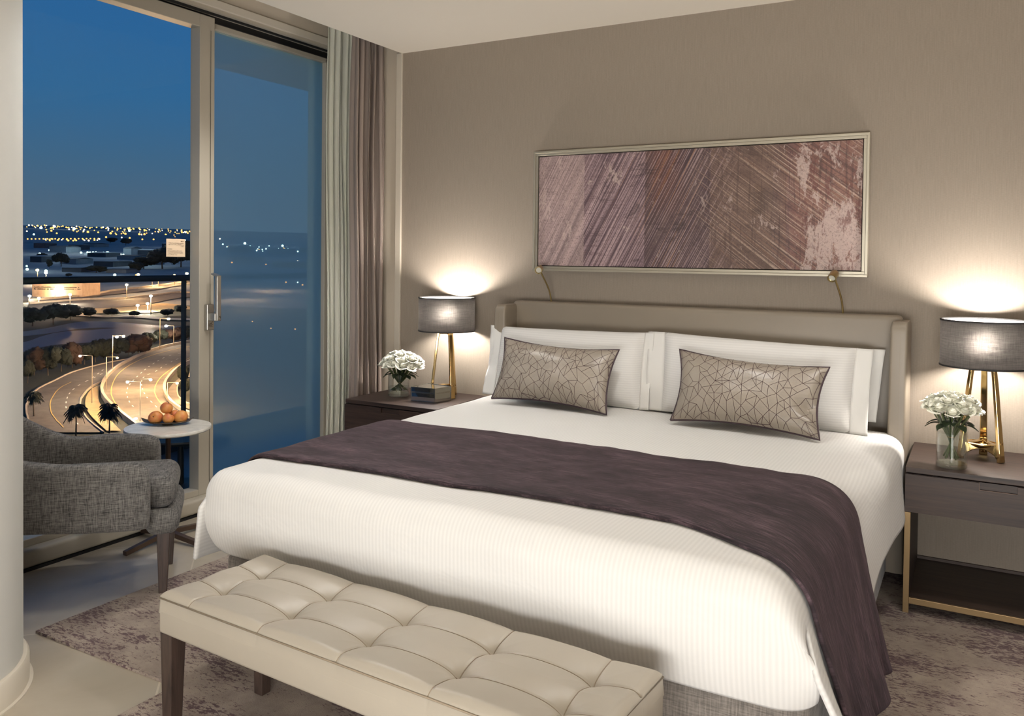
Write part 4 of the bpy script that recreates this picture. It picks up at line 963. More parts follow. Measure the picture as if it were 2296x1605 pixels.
F1_top=[(629.4,-366.6),(639.2,-364.5),(649.2,-362.3),(659.7,-360.1),(670.8,-358.0),(683.0,-356.3),(697.0,-355.1),(717.2,-356.8),(743.6,-361.0),(760.4,-360.0),(776.9,-358.4),(794.7,-357.0),(813.3,-355.5),(835.1,-354.9),(863.0,-356.4),(892.1,-357.6),(918.3,-357.0),(938.4,-353.5),(956.5,-348.6),(975.1,-343.6)]
F1_bot=[(585.9,-341.2),(599.0,-341.6),(612.6,-341.9),(626.9,-342.4),(642.0,-342.8),(658.3,-343.6),(676.1,-344.7),(695.6,-346.3),(713.2,-346.4),(725.0,-343.3),(737.1,-340.1),(752.4,-338.0),(771.3,-337.2),(793.7,-337.4),(822.1,-339.6),(850.0,-340.9),(870.4,-338.5),(879.1,-331.2),(883.1,-321.9),(886.9,-312.4)]
F2_top=[(605.4,-352.6),(613.9,-350.1),(622.7,-347.6),(631.7,-344.9),(640.7,-342.1),(649.5,-338.9),(657.0,-334.8),(660.4,-328.5),(663.4,-321.9),(668.9,-316.5),(678.2,-312.6),(692.9,-311.0),(707.4,-309.0),(720.3,-306.0),(742.4,-306.5),(755.1,-302.6),(754.0,-293.0),(758.6,-285.6),(763.9,-278.3),(769.2,-270.8)]
F2_bot=[(560.1,-326.2),(565.0,-322.2),(570.1,-318.1),(575.2,-313.9),(580.2,-309.6),(584.4,-304.7),(587.4,-299.1),(592.5,-294.5),(598.6,-290.3),(604.8,-285.9),(613.2,-282.4),(624.4,-280.0),(639.3,-279.0),(659.4,-280.0),(680.8,-281.0),(700.4,-280.6),(712.2,-276.8),(718.7,-270.5),(724.1,-263.7),(729.6,-256.8)]
F3_top=[(573.5,-304.3),(580.1,-301.7),(586.7,-298.9),(592.2,-295.5),(596.9,-291.6),(600.8,-287.1),(605.4,-282.9),(613.6,-280.3),(624.4,-278.7),(635.0,-276.8),(644.8,-274.3),(646.0,-268.0),(640.8,-259.1),(629.6,-248.0),(621.8,-238.5),(620.1,-231.2),(619.8,-224.6),(619.5,-218.0)]
F3_bot=[(548.8,-291.1),(551.4,-286.7),(554.1,-282.3),(556.9,-277.9),(560.1,-273.5),(564.3,-269.7),(568.3,-265.6),(569.6,-260.2),(569.5,-254.1),(572.2,-249.3),(578.8,-246.1),(590.5,-244.9),(603.2,-244.0),(604.1,-238.0),(601.4,-230.6),(599.7,-223.6),(598.0,-216.7),(596.2,-209.7)]
F4_top=[(548.0,-319.1),(549.0,-311.1),(550.1,-303.2),(551.1,-295.1),(551.7,-286.9),(550.5,-277.7),(543.5,-265.7),(547.0,-258.9),(549.6,-251.6),(548.3,-242.4),(543.9,-232.1),(542.0,-222.8),(542.5,-214.6),(543.2,-206.4)]
F4_bot=[(534.2,-311.1),(535.0,-303.2),(535.9,-295.4),(536.8,-287.5),(537.5,-279.5),(537.2,-271.0),(534.3,-261.2),(538.1,-254.7),(539.7,-247.0),(536.7,-237.3),(532.5,-227.1),(530.7,-218.1),(531.2,-210.1),(531.9,-202.0)]
LAMPS_OUT= [(275.3,-139.2,16.4,-4.1,'w'),(334.2,-160.8,15.6,4.4,'o'),(334.2,-160.8,15.3,1.7,'w'),(296.0,-144.6,12.9,3.9,'o'),(250.3,-111.9,12.9,-3.9,'w'),(250.3,-111.9,13.8,3.1,'w'),(280.3,-116.1,7.3,3.3,'o'),(401.3,-170.2,15.8,4.2,'o'),(414.8,-168.9,10.7,-3.9,'w'),(248.4,-113.0,2.2,0.7,'w'),(800.8,-458.5,15.1,-0.1,'o'),(675.2,-372.3,6.2,-0.0,'o'),(619.7,-360.7,5.7,-0.0,'w'),(621.9,-355.0,4.0,-0.0,'o'),(612.0,-326.2,8.3,-0.1,'w'),(674.5,-313.4,12.4,-0.1,'o'),(817.0,-354.6,11.0,-0.1,'o'),(819.5,-349.5,11.1,-0.1,'o'),(858.0,-349.3,10.6,-0.1,'o'),(891.3,-349.5,11.1,-0.1,'o'),(566.5,-246.6,12.9,-0.1,'w'),(572.7,-258.3,5.6,-0.1,'w'),(580.7,-255.0,6.3,-0.1,'w'),(804.2,-452.2,12.6,-0.1,'w'),(975.0,-439.6,3.7,-0.0,'o')]
TREES= [(481.2,-278.3,11.8,10.9,'dark'),(491.7,-271.9,12.1,12.1,'dark'),(518.4,-276.0,11.7,9.3,'dark'),(535.0,-271.7,9.1,6.6,'dark'),(543.3,-262.1,8.7,5.6,'dark'),(558.2,-232.0,8.4,4.7,'dark'),(576.2,-229.7,7.1,6.0,'dark'),(547.3,-249.1,6.2,4.1,'dark'),(324.9,-187.2,7.4,10.5,'autumn'),(325.8,-182.2,7.5,11.2,'dark'),(335.4,-182.2,6.4,9.6,'dark'),(345.3,-183.0,7.2,9.9,'autumn'),(354.0,-182.3,6.4,8.8,'dark'),(360.9,-181.1,6.2,9.3,'dark'),(368.1,-179.8,7.0,9.1,'dark'),(375.6,-178.2,6.8,8.9,'dark'),(383.4,-176.9,5.5,8.0,'dark'),(384.3,-172.9,9.8,8.8,'autumn'),(413.0,-180.0,6.7,7.0,'dark'),(422.4,-178.6,6.0,7.6,'dark'),(426.7,-173.6,8.1,7.7,'autumn'),(437.1,-170.4,7.0,7.9,'dark'),(308.6,-180.2,4.4,8.8,'dark'),(318.0,-125.6,3.6,6.1,'dark'),(295.8,-115.9,3.4,5.7,'dark'),(1175.1,-639.3,16.5,18.8,'dark'),(1047.1,-525.3,19.7,8.8,'dark'),(2839.8,-1377.5,34.6,18.6,'dark'),(2566.9,-1196.9,28.9,21.7,'dark'),(1092.6,-495.8,17.4,12.3,'dark'),(1179.4,-524.2,24.4,16.6,'dark'),(1195.3,-504.3,37.0,29.2,'dark'),(1259.5,-503.1,35.5,39.0,'dark'),(1104.9,-616.6,6.2,12.4,'dark'),(1385.3,-786.2,13.0,10.4,'dark'),(952.5,-509.1,6.3,3.6,'dark')]
PALMS_OUT= [(231.3,-121.4,10.8),(230.7,-111.7,11.5),(254.1,-146.4,9.4)]
HALLS= [(1748.2,-958.8,35.6,12.2,60,'pale'),(1966.7,-1040.4,25.3,11.6,50,'dark'),(2244.8,-1146.3,29.7,9.7,80,'pale'),(2024.5,-1157.0,23.7,12.0,60,'dark'),(1740.1,-808.3,16.7,14.0,50,'pale'),(1665.6,-740.0,25.3,12.5,40,'dark'),(1567.3,-785.9,34.7,7.6,60,'dark'),(1484.8,-690.2,35.5,7.2,50,'pale'),(1251.9,-670.6,24.6,8.1,50,'pale'),(1202.8,-593.4,28.2,7.8,60,'dark'),(1299.0,-574.5,25.9,7.0,40,'pale'),(1277.9,-734.5,17.4,8.9,50,'dark'),(1480.8,-640.8,17.3,8.0,30,'pale'),(1043.4,-554.6,24.3,5.6,40,'dark'),(1053.4,-503.2,25.4,4.5,40,'pale'),(2404.3,-1000.4,32.2,12.9,60,'dark'),(2157.0,-717.4,44.5,15.1,60,'dark'),(2033.9,-572.3,54.5,13.1,60,'pale'),(2386.6,-581.8,63.5,12.8,60,'dark'),(1479.3,-483.7,48.2,9.5,60,'pale'),(1358.9,-363.6,59.7,8.8,60,'dark')]
SIGNWALL= (679.9,-373.1,41.1,11.7)
CITY= [(19859,-9174,19.7,'y'),(6415,-2685,5.8,'y'),(14384,-6570,10.6,'y'),(15994,-8158,8.6,'y'),(18117,-10565,17.7,'w'),(10613,-5879,9.7,'y'),(13166,-6095,13.2,'y'),(17864,-9720,10.7,'y'),(11959,-4931,9.3,'y'),(5011,-2754,5.0,'y'),(11632,-4578,7.9,'y'),(12952,-5177,8.1,'w'),(20511,-10786,17.4,'w'),(20927,-11984,14.1,'y'),(13620,-6676,11.7,'y'),(9065,-4848,9.0,'w'),(6491,-2711,4.4,'y'),(17511,-8681,15.1,'y'),(21046,-11830,15.4,'w'),(6236,-2546,3.9,'o'),(21836,-12322,20.7,'y'),(6392,-3194,6.5,'y'),(6577,-3406,4.4,'y'),(7438,-3894,4.9,'y'),(8734,-3729,5.7,'o'),(8607,-4765,4.4,'w'),(20796,-12050,12.9,'w'),(9803,-5458,9.9,'y'),(15130,-6451,15.3,'y'),(12284,-5656,11.1,'y'),(16704,-9224,11.9,'y'),(16606,-8231,17.0,'y'),(8777,-3438,7.7,'o'),(15269,-8112,11.2,'y'),(12757,-7187,7.4,'o'),(8779,-3628,5.1,'o'),(14330,-7618,9.7,'w'),(5957,-2666,5.0,'y'),(16956,-8707,12.6,'y'),(10716,-4238,7.1,'y'),(8119,-3818,5.0,'y'),(19860,-9806,18.3,'w'),(9270,-4788,8.6,'w'),(7993,-3216,4.6,'o'),(8519,-3337,6.5,'y'),(15370,-8396,10.4,'o'),(7890,-4178,5.6,'w'),(11237,-5906,8.8,'y'),(12347,-5464,8.9,'y'),(19593,-10624,16.7,'y'),(12206,-4756,11.8,'y'),(20234,-10576,11.8,'y'),(10548,-5029,8.9,'y'),(13499,-6323,8.3,'w'),(11551,-6765,8.1,'y'),(13714,-6155,10.7,'y'),(16333,-7782,12.4,'y'),(10614,-4195,9.8,'w'),(8602,-4338,6.3,'y'),(13329,-6228,10.5,'y'),(11144,-4383,10.7,'y'),(12294,-6268,8.1,'y'),(9783,-5097,7.0,'y'),(9889,-4822,7.3,'w'),(14881,-7581,11.9,'y'),(13563,-6607,9.6,'w'),(10470,-4165,5.9,'y'),(5570,-3127,4.6,'o'),(12906,-6930,9.0,'o'),(18853,-9047,11.9,'o'),(21770,-9368,12.3,'y'),(10635,-5610,8.6,'o'),(7750,-3741,7.5,'y'),(7032,-3056,4.5,'w'),(21591,-10014,14.5,'y'),(16917,-9787,10.5,'o'),(8400,-3775,4.9,'w'),(9587,-4132,6.8,'o'),(12029,-4992,10.2,'y'),(9585,-3901,7.0,'y'),(6520,-3425,5.2,'o'),(21378,-8653,12.0,'o'),(5771,-2582,4.5,'w'),(6542,-3070,6.0,'y'),(21078,-9277,10.9,'y'),(14105,-7328,10.1,'y'),(19788,-7664,18.5,'y'),(15748,-7301,14.6,'y'),(12640,-5614,12.4,'y'),(11958,-6569,7.0,'y'),(15882,-9090,13.3,'y'),(8182,-4337,6.5,'y'),(14520,-6362,10.4,'w'),(14740,-6625,11.0,'w'),(16812,-6711,14.4,'y'),(16757,-7921,14.2,'y'),(7899,-3197,4.9,'y'),(13492,-7221,12.0,'y'),(11164,-4746,7.7,'y'),(10351,-4595,8.7,'y'),(6012,-2836,4.5,'o'),(13772,-7413,13.2,'o'),(9559,-3768,7.4,'w'),(10772,-6195,6.1,'w'),(20068,-9038,20.2,'o'),(13294,-5618,7.4,'w'),(20026,-10320,16.3,'w'),(9932,-4246,6.8,'w'),(14925,-6820,14.1,'y'),(9307,-4355,7.4,'y'),(17253,-8750,10.2,'y'),(18544,-9056,18.3,'w'),(5753,-3369,4.7,'w'),(14468,-7545,10.6,'y'),(12910,-7165,8.9,'o'),(10453,-5807,6.5,'y'),(22322,-9444,11.2,'y'),(7242,-3746,6.4,'w'),(12454,-4973,9.2,'y'),(7618,-4283,6.4,'y'),(17489,-8666,8.8,'y'),(4112,-1938,3.4,'w'),(14293,-5782,8.3,'w'),(7368,-3901,6.5,'o'),(19913,-11017,19.7,'w'),(7252,-3200,4.6,'o'),(17721,-10166,9.0,'w'),(9278,-3701,8.1,'y'),(5235,-2131,2.7,'y'),(18960,-8678,14.2,'y'),(12705,-7321,10.5,'y'),(9668,-3836,5.7,'w'),(16871,-9251,15.3,'y'),(5346,-2555,5.2,'y'),(21196,-8806,16.4,'o'),(17836,-8947,16.0,'y'),(11058,-4882,8.0,'y'),(13792,-6558,7.7,'o'),(16416,-9330,10.7,'y'),(6278,-3007,4.6,'y'),(3026,-1769,2.8,'o'),(3052,-1770,2.8,'o'),(3079,-1771,2.8,'o'),(3106,-1772,2.8,'o'),(3133,-1772,2.9,'o'),(3161,-1773,2.9,'o'),(3190,-1774,2.9,'o'),(3219,-1775,2.9,'o'),(3248,-1776,3.0,'o'),(3278,-1777,3.0,'o'),(3309,-1778,3.0,'o'),(3340,-1779,3.1,'o'),(3372,-1780,3.1,'o'),(3404,-1781,3.1,'o'),(3437,-1782,3.1,'o'),(3471,-1783,3.2,'o'),(3505,-1784,3.2,'o'),(3540,-1785,3.2,'o'),(3576,-1786,3.3,'o'),(3047,-1557,3.1,'w'),(2903,-1633,1.9,'y'),(3075,-1572,3.4,'y'),(3145,-1690,3.3,'y'),(3190,-1608,3.4,'y'),(2983,-1598,3.0,'y'),(3114,-1607,2.5,'w'),(3192,-1684,2.6,'y'),(2972,-1630,2.4,'y'),(3040,-1608,2.0,'y'),(3083,-1736,2.6,'w'),(3224,-1614,2.5,'w'),(3083,-1721,2.6,'y'),(3024,-1591,3.1,'y'),(2996,-1642,2.9,'y'),(2946,-1578,3.2,'y'),(3069,-1668,2.4,'w'),(3152,-1749,3.2,'y'),(2962,-1569,2.9,'y'),(2877,-1605,2.9,'y'),(3468,-1728,3.3,'w'),(3231,-1672,2.9,'y'),(1593,-908,2.2,'t'),(1736,-903,2.1,'t'),(1776,-910,1.9,'t'),(1753,-893,2.1,'t'),(1758,-889,2.3,'t'),(1764,-886,2.3,'t'),(1742,-868,1.9,'t'),(1750,-863,2.3,'t'),(1704,-832,3.9,'t'),(1720,-821,2.2,'t'),(1675,-792,2.5,'t'),(1680,-788,2.0,'t'),(1311,-701,1.6,'t'),(1285,-681,1.7,'t'),(1330,-659,1.4,'t'),(1352,-661,1.3,'t'),(1284,-567,2.8,'t'),(1208,-543,2.7,'t'),(1630,-678,3.5,'t'),(1661,-683,3.9,'t'),(1586,-657,2.6,'t'),(1744,-711,2.3,'t'),(2457,-978,4.5,'t'),(3690,-1457,4.4,'t'),(1026,-577,1.8,'t'),(987,-473,1.7,'t'),(1053,-616,1.7,'t'),(1139,-667,1.2,'t'),(1847,-1032,1.6,'t'),(1819,-981,1.6,'t'),(4217,-2434,4.5,'t'),(6450,-3587,7.6,'o'),(9477,-5011,15.3,'t'),(6259,-3205,8.7,'o'),(5785,-2804,8.1,'o'),(5783,-2700,7.5,'o'),(5764,-2595,7.4,'o'),(5873,-2607,7.6,'o'),(4046,-1983,4.4,'o'),(3988,-1841,4.3,'o'),(3703,-1653,3.6,'o'),(3798,-1644,3.7,'o'),(999,-453,1.3,'o'),(9295,-5285,15.0,'t'),(13760,-7601,20.7,'w'),(9270,-4284,12.0,'t'),(3361,-1085,5.4,'t'),(3129,-868,4.4,'t'),(2986,-707,5.1,'t'),(4669,-1648,5.0,'w'),(1467,-496,1.6,'o'),(1079,-370,0.9,'w'),(1434,-426,1.2,'o'),(1371,-372,1.0,'w'),(958,-261,0.9,'o'),(919,-232,0.9,'o'),(988,-242,0.7,'o'),(2758,-657,2.4,'w'),(1373,-346,1.0,'o'),(1626,-421,1.6,'w'),(1433,-351,1.2,'w'),(1117,-293,1.8,'w'),(1107,-287,1.6,'w'),(964,-249,0.8,'t'),(503,-131,0.5,'o'),(504,-146,0.4,'o'),(538,-168,0.5,'o'),(2525,-809,1.9,'t'),(2357,-727,2.3,'t'),(2651,-729,2.6,'y'),(2523,-773,1.6,'y'),(2730,-940,1.9,'t'),(3103,-911,2.5,'t'),(2550,-638,2.1,'t'),(2508,-624,1.5,'t'),(2822,-779,2.4,'y'),(2601,-773,2.5,'t'),(2509,-717,2.2,'t'),(2812,-899,1.8,'t'),(2884,-733,3.0,'y'),(2903,-919,3.0,'t'),(2506,-584,1.6,'t'),(2462,-585,2.3,'t'),(2489,-729,1.9,'y'),(2531,-772,1.5,'y'),(2589,-795,1.8,'t'),(2875,-879,1.9,'t'),(2473,-802,2.4,'t'),(2422,-575,1.6,'y'),(2523,-643,2.2,'y'),(2512,-758,2.0,'t'),(2658,-843,2.8,'t'),(2331,-702,1.5,'t'),(2672,-754,1.8,'t'),(2633,-713,2.4,'t'),(3126,-1092,3.3,'t'),(2580,-857,2.1,'y'),(2472,-577,2.5,'y'),(2251,-552,1.3,'t'),(2741,-939,2.6,'y'),(2383,-617,2.4,'t'),(1083,-310,0.8,'t'),(1095,-309,0.8,'t'),(1112,-313,0.8,'t'),(1104,-329,0.8,'t'),(1095,-324,0.8,'t'),(1088,-317,0.8,'t'),(1110,-317,0.8,'t'),(1092,-319,0.8,'t'),(1105,-324,0.8,'t'),(1099,-317,0.8,'t'),(1096,-315,0.8,'t'),(1085,-306,0.8,'t')]

# ================================================================== the city below, on its own gently rising ground
GN = Vector((0.027436, -0.011047, 0.999563)); G1 = Vector((-0.488334, 0.872352, 0.023045)); G2 = Vector((0.872225, 0.488753, -0.018539))
G0 = CAM - GN*60
def g(a, b, h=0): return G0+G1*a+G2*b+GN*h
def strip(mb, A, B, h):
    def rs(P, k):
        d = [0]
        for p, q in zip(P, P[1:]): d.append(d[-1]+math.dist(p, q))
        out = []
        for i in range(k):
            t = d[-1]*i/(k-1); j = max(0, min(len(P)-2, next((n for n in range(1, len(d)) if d[n] >= t-1e-6), len(d)-1)-1)); w = (t-d[j])/max(1e-9, d[j+1]-d[j])
            out.append((P[j][0]*(1-w)+P[j+1][0]*w, P[j][1]*(1-w)+P[j+1][1]*w))
        return out
    k = 40; A2, B2 = rs(A, k), rs(B, k)
    mb.add([g(*p, h) for p in A2]+[g(*p, h) for p in B2], [(i, i+1, k+i+1, k+i) for i in range(k-1)]); return mb
def offs(P, w):
    out = []
    for i, p in enumerate(P):
        a, b = P[max(i-1, 0)], P[min(i+1, len(P)-1)]; dx, dy = b[0]-a[0], b[1]-a[1]; l = math.hypot(dx, dy) or 1
        out.append((p[0]-dy/l*w, p[1]+dx/l*w))
    return out
def line_strip(mb, P, w, h): return strip(mb, offs(P, -w/2), offs(P, w/2), h)
def wallstrip(mb, P, w, h0, h1):
    A, B = offs(P, -w/2), offs(P, w/2); k = len(P)
    vs = [g(*p, h) for h in (h0, h1) for p in A]+[g(*p, h) for h in (h0, h1) for p in B]
    fs = []
    for i in range(k-1):
        fs += [(i, i+1, k+i+1, k+i), (2*k+i, 2*k+i+1, 3*k+i+1, 3*k+i), (k+i, k+i+1, 3*k+i+1, 3*k+i)]
    mb.add(vs, fs); return mb
def dashes(mb, P, w, h, on=3, off=6):
    d = 0; pts = []
    for p, q in zip(P, P[1:]):
        L_ = math.dist(p, q); t = 0
        while t < L_:
            pts.append((p[0]+(q[0]-p[0])*t/L_, p[1]+(q[1]-p[1])*t/L_)); t += 1.0
    i = 0
    while i+on < len(pts):
        line_strip_short(mb, pts[i], pts[i+on], w, h); i += on+off
    return mb
def line_strip_short(mb, a, b, w, h):
    P = [a, b]; A, B = offs(P, -w/2), offs(P, w/2); mb.add([g(*A[0], h), g(*A[1], h), g(*B[1], h), g(*B[0], h)], [(0, 1, 2, 3)])
def gmat(name, c, c2, sc, rough=.9):
    mt, nt, bs = new_mat(name); bs.inputs['Roughness'].default_value = rough
    nt.links.new(ramp(nt, noise_tex(nt, coords(nt), sc, 5, .65), ((.35, lin(c)), (.65, lin(c2)))), bs.inputs['Base Color']); return mt
struct(MB().add([g(80, -4000), g(80, 4000), g(30000, 16000), g(30000, -16000)], [(0, 1, 2, 3)]).build('ground', gmat('night_earth', (120, 126, 130), (152, 154, 154), .012)))
M_ASPH = gmat('asphalt', (92, 86, 80), (112, 104, 96), .2); M_CONC = gmat('concrete_kerb', (168, 156, 140), (186, 172, 154), .3)
M_SAND = gmat('sandy_verge', (150, 128, 92), (176, 150, 106), .25); M_YEL = simple('yellow_line', (214, 178, 92), .7); M_WLINE = simple('white_line', (220, 216, 206), .7)
M_WAT = simple('creek_water', (74, 90, 110), .55, spec=.15); M_DARKG = gmat('dark_lawn', (44, 52, 38), (62, 64, 46), .15)
struct(MB().add([g(150, -500, .1), g(150, 300, .1), g(640, 500, .1), g(640, -900, .1)], [(0, 1, 2, 3)]).build('field_creekside', gmat('creekside_lawn', (34, 38, 30), (54, 54, 42), .08)))
struct(strip(MB(), W_top, W_bot, .25).build('water_creek', M_WAT)); struct(strip(MB(), W2_top, W2_bot, .25).build('water_inlet', M_WAT))
struct(strip(MB(), A_left, A_right, .5).build('road_lower', M_ASPH))
struct(strip(MB(), isl_left, isl_right, .55).build('field_sand_island', M_SAND))
struct(strip(MB(), B_left, B_right, .8).build('road_ramp', M_ASPH)); struct(strip(MB(), C_left, C_right, .7).build('road_slip', M_ASPH))
struct(line_strip(line_strip(line_strip(MB(), A_left_line, .28, .6), B_leftline, .30, .9), B_rightline, .30, .9).build('road_edge_lines', M_YEL))
struct(dashes(dashes(dashes(dashes(MB(), A_mid, .3, .6), B_mid, .3, .9), B_mid2, .3, .9), A_mid2, .3, .6).build('road_lane_lines', M_WLINE))
struct(wallstrip(wallstrip(MB(), B_left, .9, 0, 2.0), B_right, .9, 0, 1.9).build('road_barrier', M_CONC))
struct(wallstrip(wallstrip(wallstrip(MB(), A_left, .5, 0, .9), A_right, .4, 0, .8), C_right, .4, 0, 1.0).build('kerb_lower', M_CONC))
struct(strip(MB(), F1_top, F1_bot, .8).build('road_far', M_ASPH)); struct(strip(MB(), F2_top, F2_bot, .8).build('road_middle', M_ASPH))
struct(strip(MB(), F3_top, F3_bot, .7).build('field_sand_far', M_SAND)); struct(strip(MB(), F4_top, F4_bot, .7).build('path_creek', M_CONC))
struct(wallstrip(wallstrip(MB(), F1_top, 1.2, 0, 2.4), F2_top, 1.2, 0, 2.2).build('road_barrier_far', M_CONC))

# street lamps: pole, arm, head, and the light they give
E_O = emis('sodium_head', (255, 196, 120), 60); E_W = emis('white_head', (255, 244, 226), 60); M_POLE = simple('lamp_pole_metal', (150, 136, 116), .6)
POLES = {}
for i, (a, b, h, off, c) in enumerate(LAMPS_OUT):
    nm = ('amber' if c == 'o' else 'white')
    twin = (a, b) in POLES
    t = POLES[a, b] if twin else thing('street_lamp', f'{nm} street lamp along the highway below the window' if a < 450 else f'distant {nm} street lamp beyond the creek', 'street lamp', tuple(g(a, b)), 0, ('near ' if a < 450 else 'far ')+nm+' street lamps')
    o0 = g(a, b); up = GN*h; ov = G2*off; k = max(1, a/300)
    if not twin: MB().tube([Vector((0, 0, 0)), up*1.0], [.16*k, .10*k], 8).build('pole', M_POLE, t)
    else: t['label'] = 'two headed street lamp with an amber and a white head by the ramp' if i == 2 else 'two headed white street lamp standing between the carriageways'
    if twin and 'group' in t: del t['group']
    POLES[a, b] = t
    if abs(off) > .3: MB().tube([up, up*1.01+ov], .08*k, 6).build('arm', M_POLE, t)
    r = (.42 if a < 300 else .52)*k; MB().lathe([(.0001, -r*.8), (r*.8, -r*.5), (r, 0), (r*.8, r*.5), (.0001, r*.8)], 12, Matrix.Translation(up+ov-GN*.2)).build('lamp_head', E_O if c == 'o' else E_W, t, smooth=True)
    if h > 3:
        point('street_light_glow', o0+up+ov-GN*(r+1.0), (13000 if a < 450 else 56000)*(1 if c == 'o' else .8), .8, (1, .64, .32) if c == 'o' else (1, .82, .62))
for a, b, p, hh in ((262, -122, 9000, 14), (300, -130, 14000, 14), (335, -135, 12000, 14), (270, -100, 12000, 14), (640, -280, 60000, 22), (700, -230, 60000, 22), (620, -200, 40000, 22), (730, -330, 50000, 22), (560, -300, 30000, 20), (820, -240, 60000, 22)):
    point('road_fill_light', g(a, b, hh), p*(4 if a < 450 else 1.3), 1.0, (1, .58, .27))  # bare points added to brighten the roads, no fixtures stand here

# trees
M_TDARK = gmat('night_foliage', (24, 30, 24), (38, 42, 32), .6); M_TAUT = gmat('rust_foliage', (44, 34, 28), (70, 48, 36), .6); M_TRUNK = simple('bark', (88, 76, 62), .9)
def leafy(seed, n=900):
    rnd = random.Random(seed); mb = MB(); blobs = [(rnd.uniform(-.28, .28), rnd.uniform(-.28, .28), rnd.uniform(.45, .75), rnd.uniform(.2, .32)) for _ in range(9)]
    for cx, cy, cz, r in blobs:
        bm = bmesh.new(); bmesh.ops.create_icosphere(bm, subdivisions=3, radius=r)
        for v in bm.verts: v.co *= 1+.5*noise.noise(v.co*13+Vector((seed, cx*9, cz*9))); v.co += Vector((cx, cy, cz))
        bm.verts.index_update(); mb.add([v.co.copy() for v in bm.verts], [[v.index for v in f.verts] for f in bm.faces]); bm.free()
    for _ in range(n):
        cx, cy, cz, r = rnd.choice(blobs); d = Vector((rnd.gauss(0, 1), rnd.gauss(0, 1), rnd.gauss(0, 1))).normalized(); p = Vector((cx, cy, cz))+d*r*rnd.uniform(.95, 1.2); s = rnd.uniform(.03, .06)
        a = Vector((rnd.gauss(0, 1), rnd.gauss(0, 1), rnd.gauss(0, 1))).normalized(); b_ = d.cross(a).normalized(); mb.add([p, p+a*s, p+b_*s], [(0, 1, 2)])
    return mb
TP = []
for k, kind in ((1, 'dark'), (2, 'dark'), (3, 'dark'), (4, 'autumn'), (5, 'autumn')):
    r0 = thing('broadleaf_tree', 'x', 'tree'); kid(r0, leafy(k).build('crown', M_TDARK if kind == 'dark' else M_TAUT, r0, smooth=True))
    tk = MB().tube([(0, 0, 0), (.01, 0, .2), (.0, .01, .5)], [.03, .022, .015], 6); tk.tube([(.01, 0, .22), (.14, .05, .5)], [.016, .008], 5); tk.tube([(.01, 0, .24), (-.12, -.04, .5)], [.016, .008], 5)
    kid(r0, tk.build('trunk', M_TRUNK, r0)); TP.append([r0, kind, False])
cnt = 0
for a, b, w, h, kind in TREES:
    c_ = [q for q in TP if q[1] == kind]; q = c_[cnt % len(c_)]; cnt += 1
    if not q[2]: r_ = q[0]; q[2] = True
    else: r_ = clone(q[0])
    r_.location = g(a, b); r_.rotation_euler = (0, 0, cnt*1.7); r_.scale = (w*1.15, w*1.15, h/.95)
    zone_ = 'roadside' if a < 480 else ('creek bank' if a < 700 else 'district')
    r_['label'] = f"{'rust tinted' if kind == 'autumn' else 'dark'} broadleaf tree in the {zone_} greenery outside"; r_['category'] = 'tree'; r_['group'] = f"{'rust' if kind == 'autumn' else 'dark'} trees in the {zone_} greenery"
for q in TP:
    if not q[2]:
        for ch in KIDS.get(q[0].name_full, []): bpy.data.objects.remove(ch)
        bpy.data.objects.remove(q[0])
# palms
def palm_parts(par):
    tk = MB().tube([(0, 0, 0), (.01, 0, .4), (0, 0, .80)], [.022, .018, .016], 8).build('trunk', M_TRUNK, par, smooth=True); kid(par, tk)
    rnd = random.Random(4); f = MB()
    for k in range(34):
        a = k*2.4; el = rnd.uniform(-.9, 1.0); L_ = rnd.uniform(.24, .34); d = Vector((math.cos(a)*math.cos(el), math.sin(a)*math.cos(el), math.sin(el))); sd = d.cross(Vector((0, 0, 1))).normalized()
        def fr_(u, v, d=d, sd=sd, L_=L_):
            return Vector((0, 0, .82))+d*L_*v+sd*(2*u-1)*.075*math.sin(min(1, v*1.1+.05)*PI)**.7-Vector((0, 0, .22*v*v*L_/.3+.04*abs(2*u-1)))
        f.grid(fr_, 4, 8)
        for s_ in range(7):
            q = s_/6*2-1; tip = Vector((0, 0, .82))+d*L_*1.0+sd*q*.09-Vector((0, 0, .25+.05*abs(q)))*(L_/.3)*.9
            b0 = fr_(.5+q*.4, .7); f.add([b0, b0+sd*.02, tip], [(0, 1, 2)])
    kid(par, f.build('fronds', M_TDARK, par))
for i, (a, b, h) in enumerate(PALMS_OUT):
    lb = ('palm tree between the two highway carriageways, nearer the chair', 'palm tree beside the highway ramp, nearest the marble table', 'palm tree at the roadside next to the column edge')[i]
    if i == 0: r0 = thing('palm_tree', lb, 'tree', tuple(g(a, b)), 0, 'palms by the highway'); palm_parts(r0); r_ = r0
    else: r_ = clone(r0, g(a, b), (0, 0, i*2.1), lb)
    r_.scale = (h*1.0, h*1.0, h/1.0)
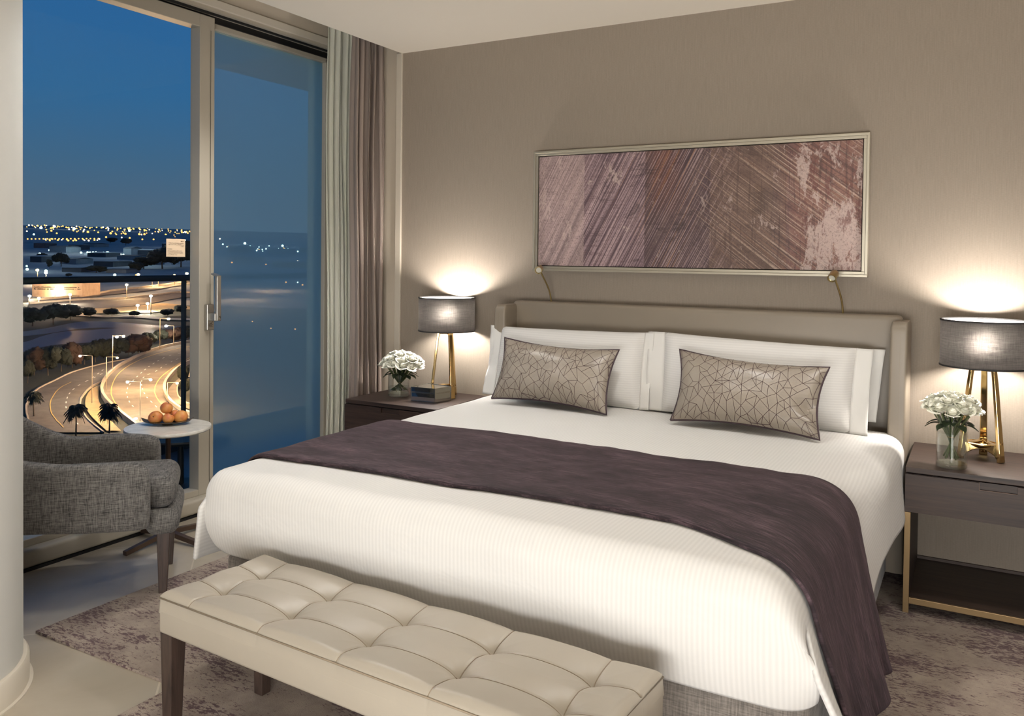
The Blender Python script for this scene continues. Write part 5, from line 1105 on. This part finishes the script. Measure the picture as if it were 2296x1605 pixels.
# low halls, the signed wall and the distant lights
M_HP = gmat('pale_hall', (96, 110, 122), (120, 132, 140), .05); M_HD = gmat('dark_hall', (44, 56, 68), (62, 74, 84), .05)
rz0 = math.atan2(G2.y, G2.x)
for i, (a, b, w, h, d, k) in enumerate(HALLS):
    t = thing('low_hall', f"{'pale' if k == 'pale' else 'dark'} low hall in the unlit district beyond the creek", 'building', tuple(g(a, b)), rz0, ('pale' if k == 'pale' else 'dark')+' halls in the district')
    MB().box(-w/2, w/2, 0, d, -2, h).build('walls', M_HP if k == 'pale' else M_HD, t)
    MB().add([(-w/2-1, -1, h), (w/2+1, -1, h), (w/2+1, d/2, h+h*.25), (-w/2-1, d/2, h+h*.25), (w/2+1, d+1, h), (-w/2-1, d+1, h)], [(0, 1, 2, 3), (3, 2, 4, 5), (0, 3, 5), (1, 4, 2)]).build('roof', M_HD if k == 'pale' else M_HP, t)
a, b, w, h = SIGNWALL
sw = thing('signed_wall', 'long beige hoarding wall with two rows of dark lettering beside the far road', 'building', tuple(g(a, b)), rz0)
MB().box(-w/2, w/2, 0, 30, -2, h).build('walls', gmat('beige_hoarding', (186, 158, 134), (204, 176, 150), .3), sw)
lt = MB(); rnd = random.Random(3)
for zz, x0_, x1_, hh in ((h*.66, -w*.46, w*.0, .8), (h*.52, -w*.46, -w*.02, 1.0), (h*.66, w*.14, w*.46, .8), (h*.54, w*.14, w*.46, .8)):
    x = x0_
    while x < x1_:
        q = rnd.uniform(.4, .9); lt.box(x, x+q, -.15, 0, zz, zz+hh*rnd.uniform(.7, 1.0)); x += q+rnd.uniform(.12, .3)+(1.0 if rnd.random() < .12 else 0)
lt.build('lettering', M_DGREY, sw)
point('hoarding_light', g(a-60, b-10, 16), 34000, 1, (1, .68, .42))
CM = {'y': (emis('yellow_city_light', (255, 200, 104), 2.2), 'yellow'), 'o': (emis('amber_city_light', (255, 178, 92), 2.6), 'amber'), 'w': (emis('white_city_light', (255, 240, 214), 4), 'white'), 't': (emis('teal_city_light', (206, 255, 246), 6), 'cool')}
PR = {}
for a, b, r, c in CITY:
    if c not in PR:
        o = MB().lathe([(.0001, -1), (.5, -.87), (.87, -.5), (1, 0), (.87, .5), (.5, .87), (.0001, 1)], 10).build('city_light', CM[c][0], None, smooth=True)
        tag(o, f'tiny {CM[c][1]} light of the distant city below the dusk sky', 'light', f'{CM[c][1]} lights of the distant city'); PR[c] = o
    else:
        o = PR[c].copy(); COL.objects.link(o)
    o.location = g(a, b, r*.8); o.scale = (r, r, r)
    if c == 't' and r*1860/math.hypot(a, 60) > 2.3 and a > 700: point('district_glow', g(a, b, a*.03), .16*4*PI*(.09*a)**2, 2, (.80, .95, 1.0))
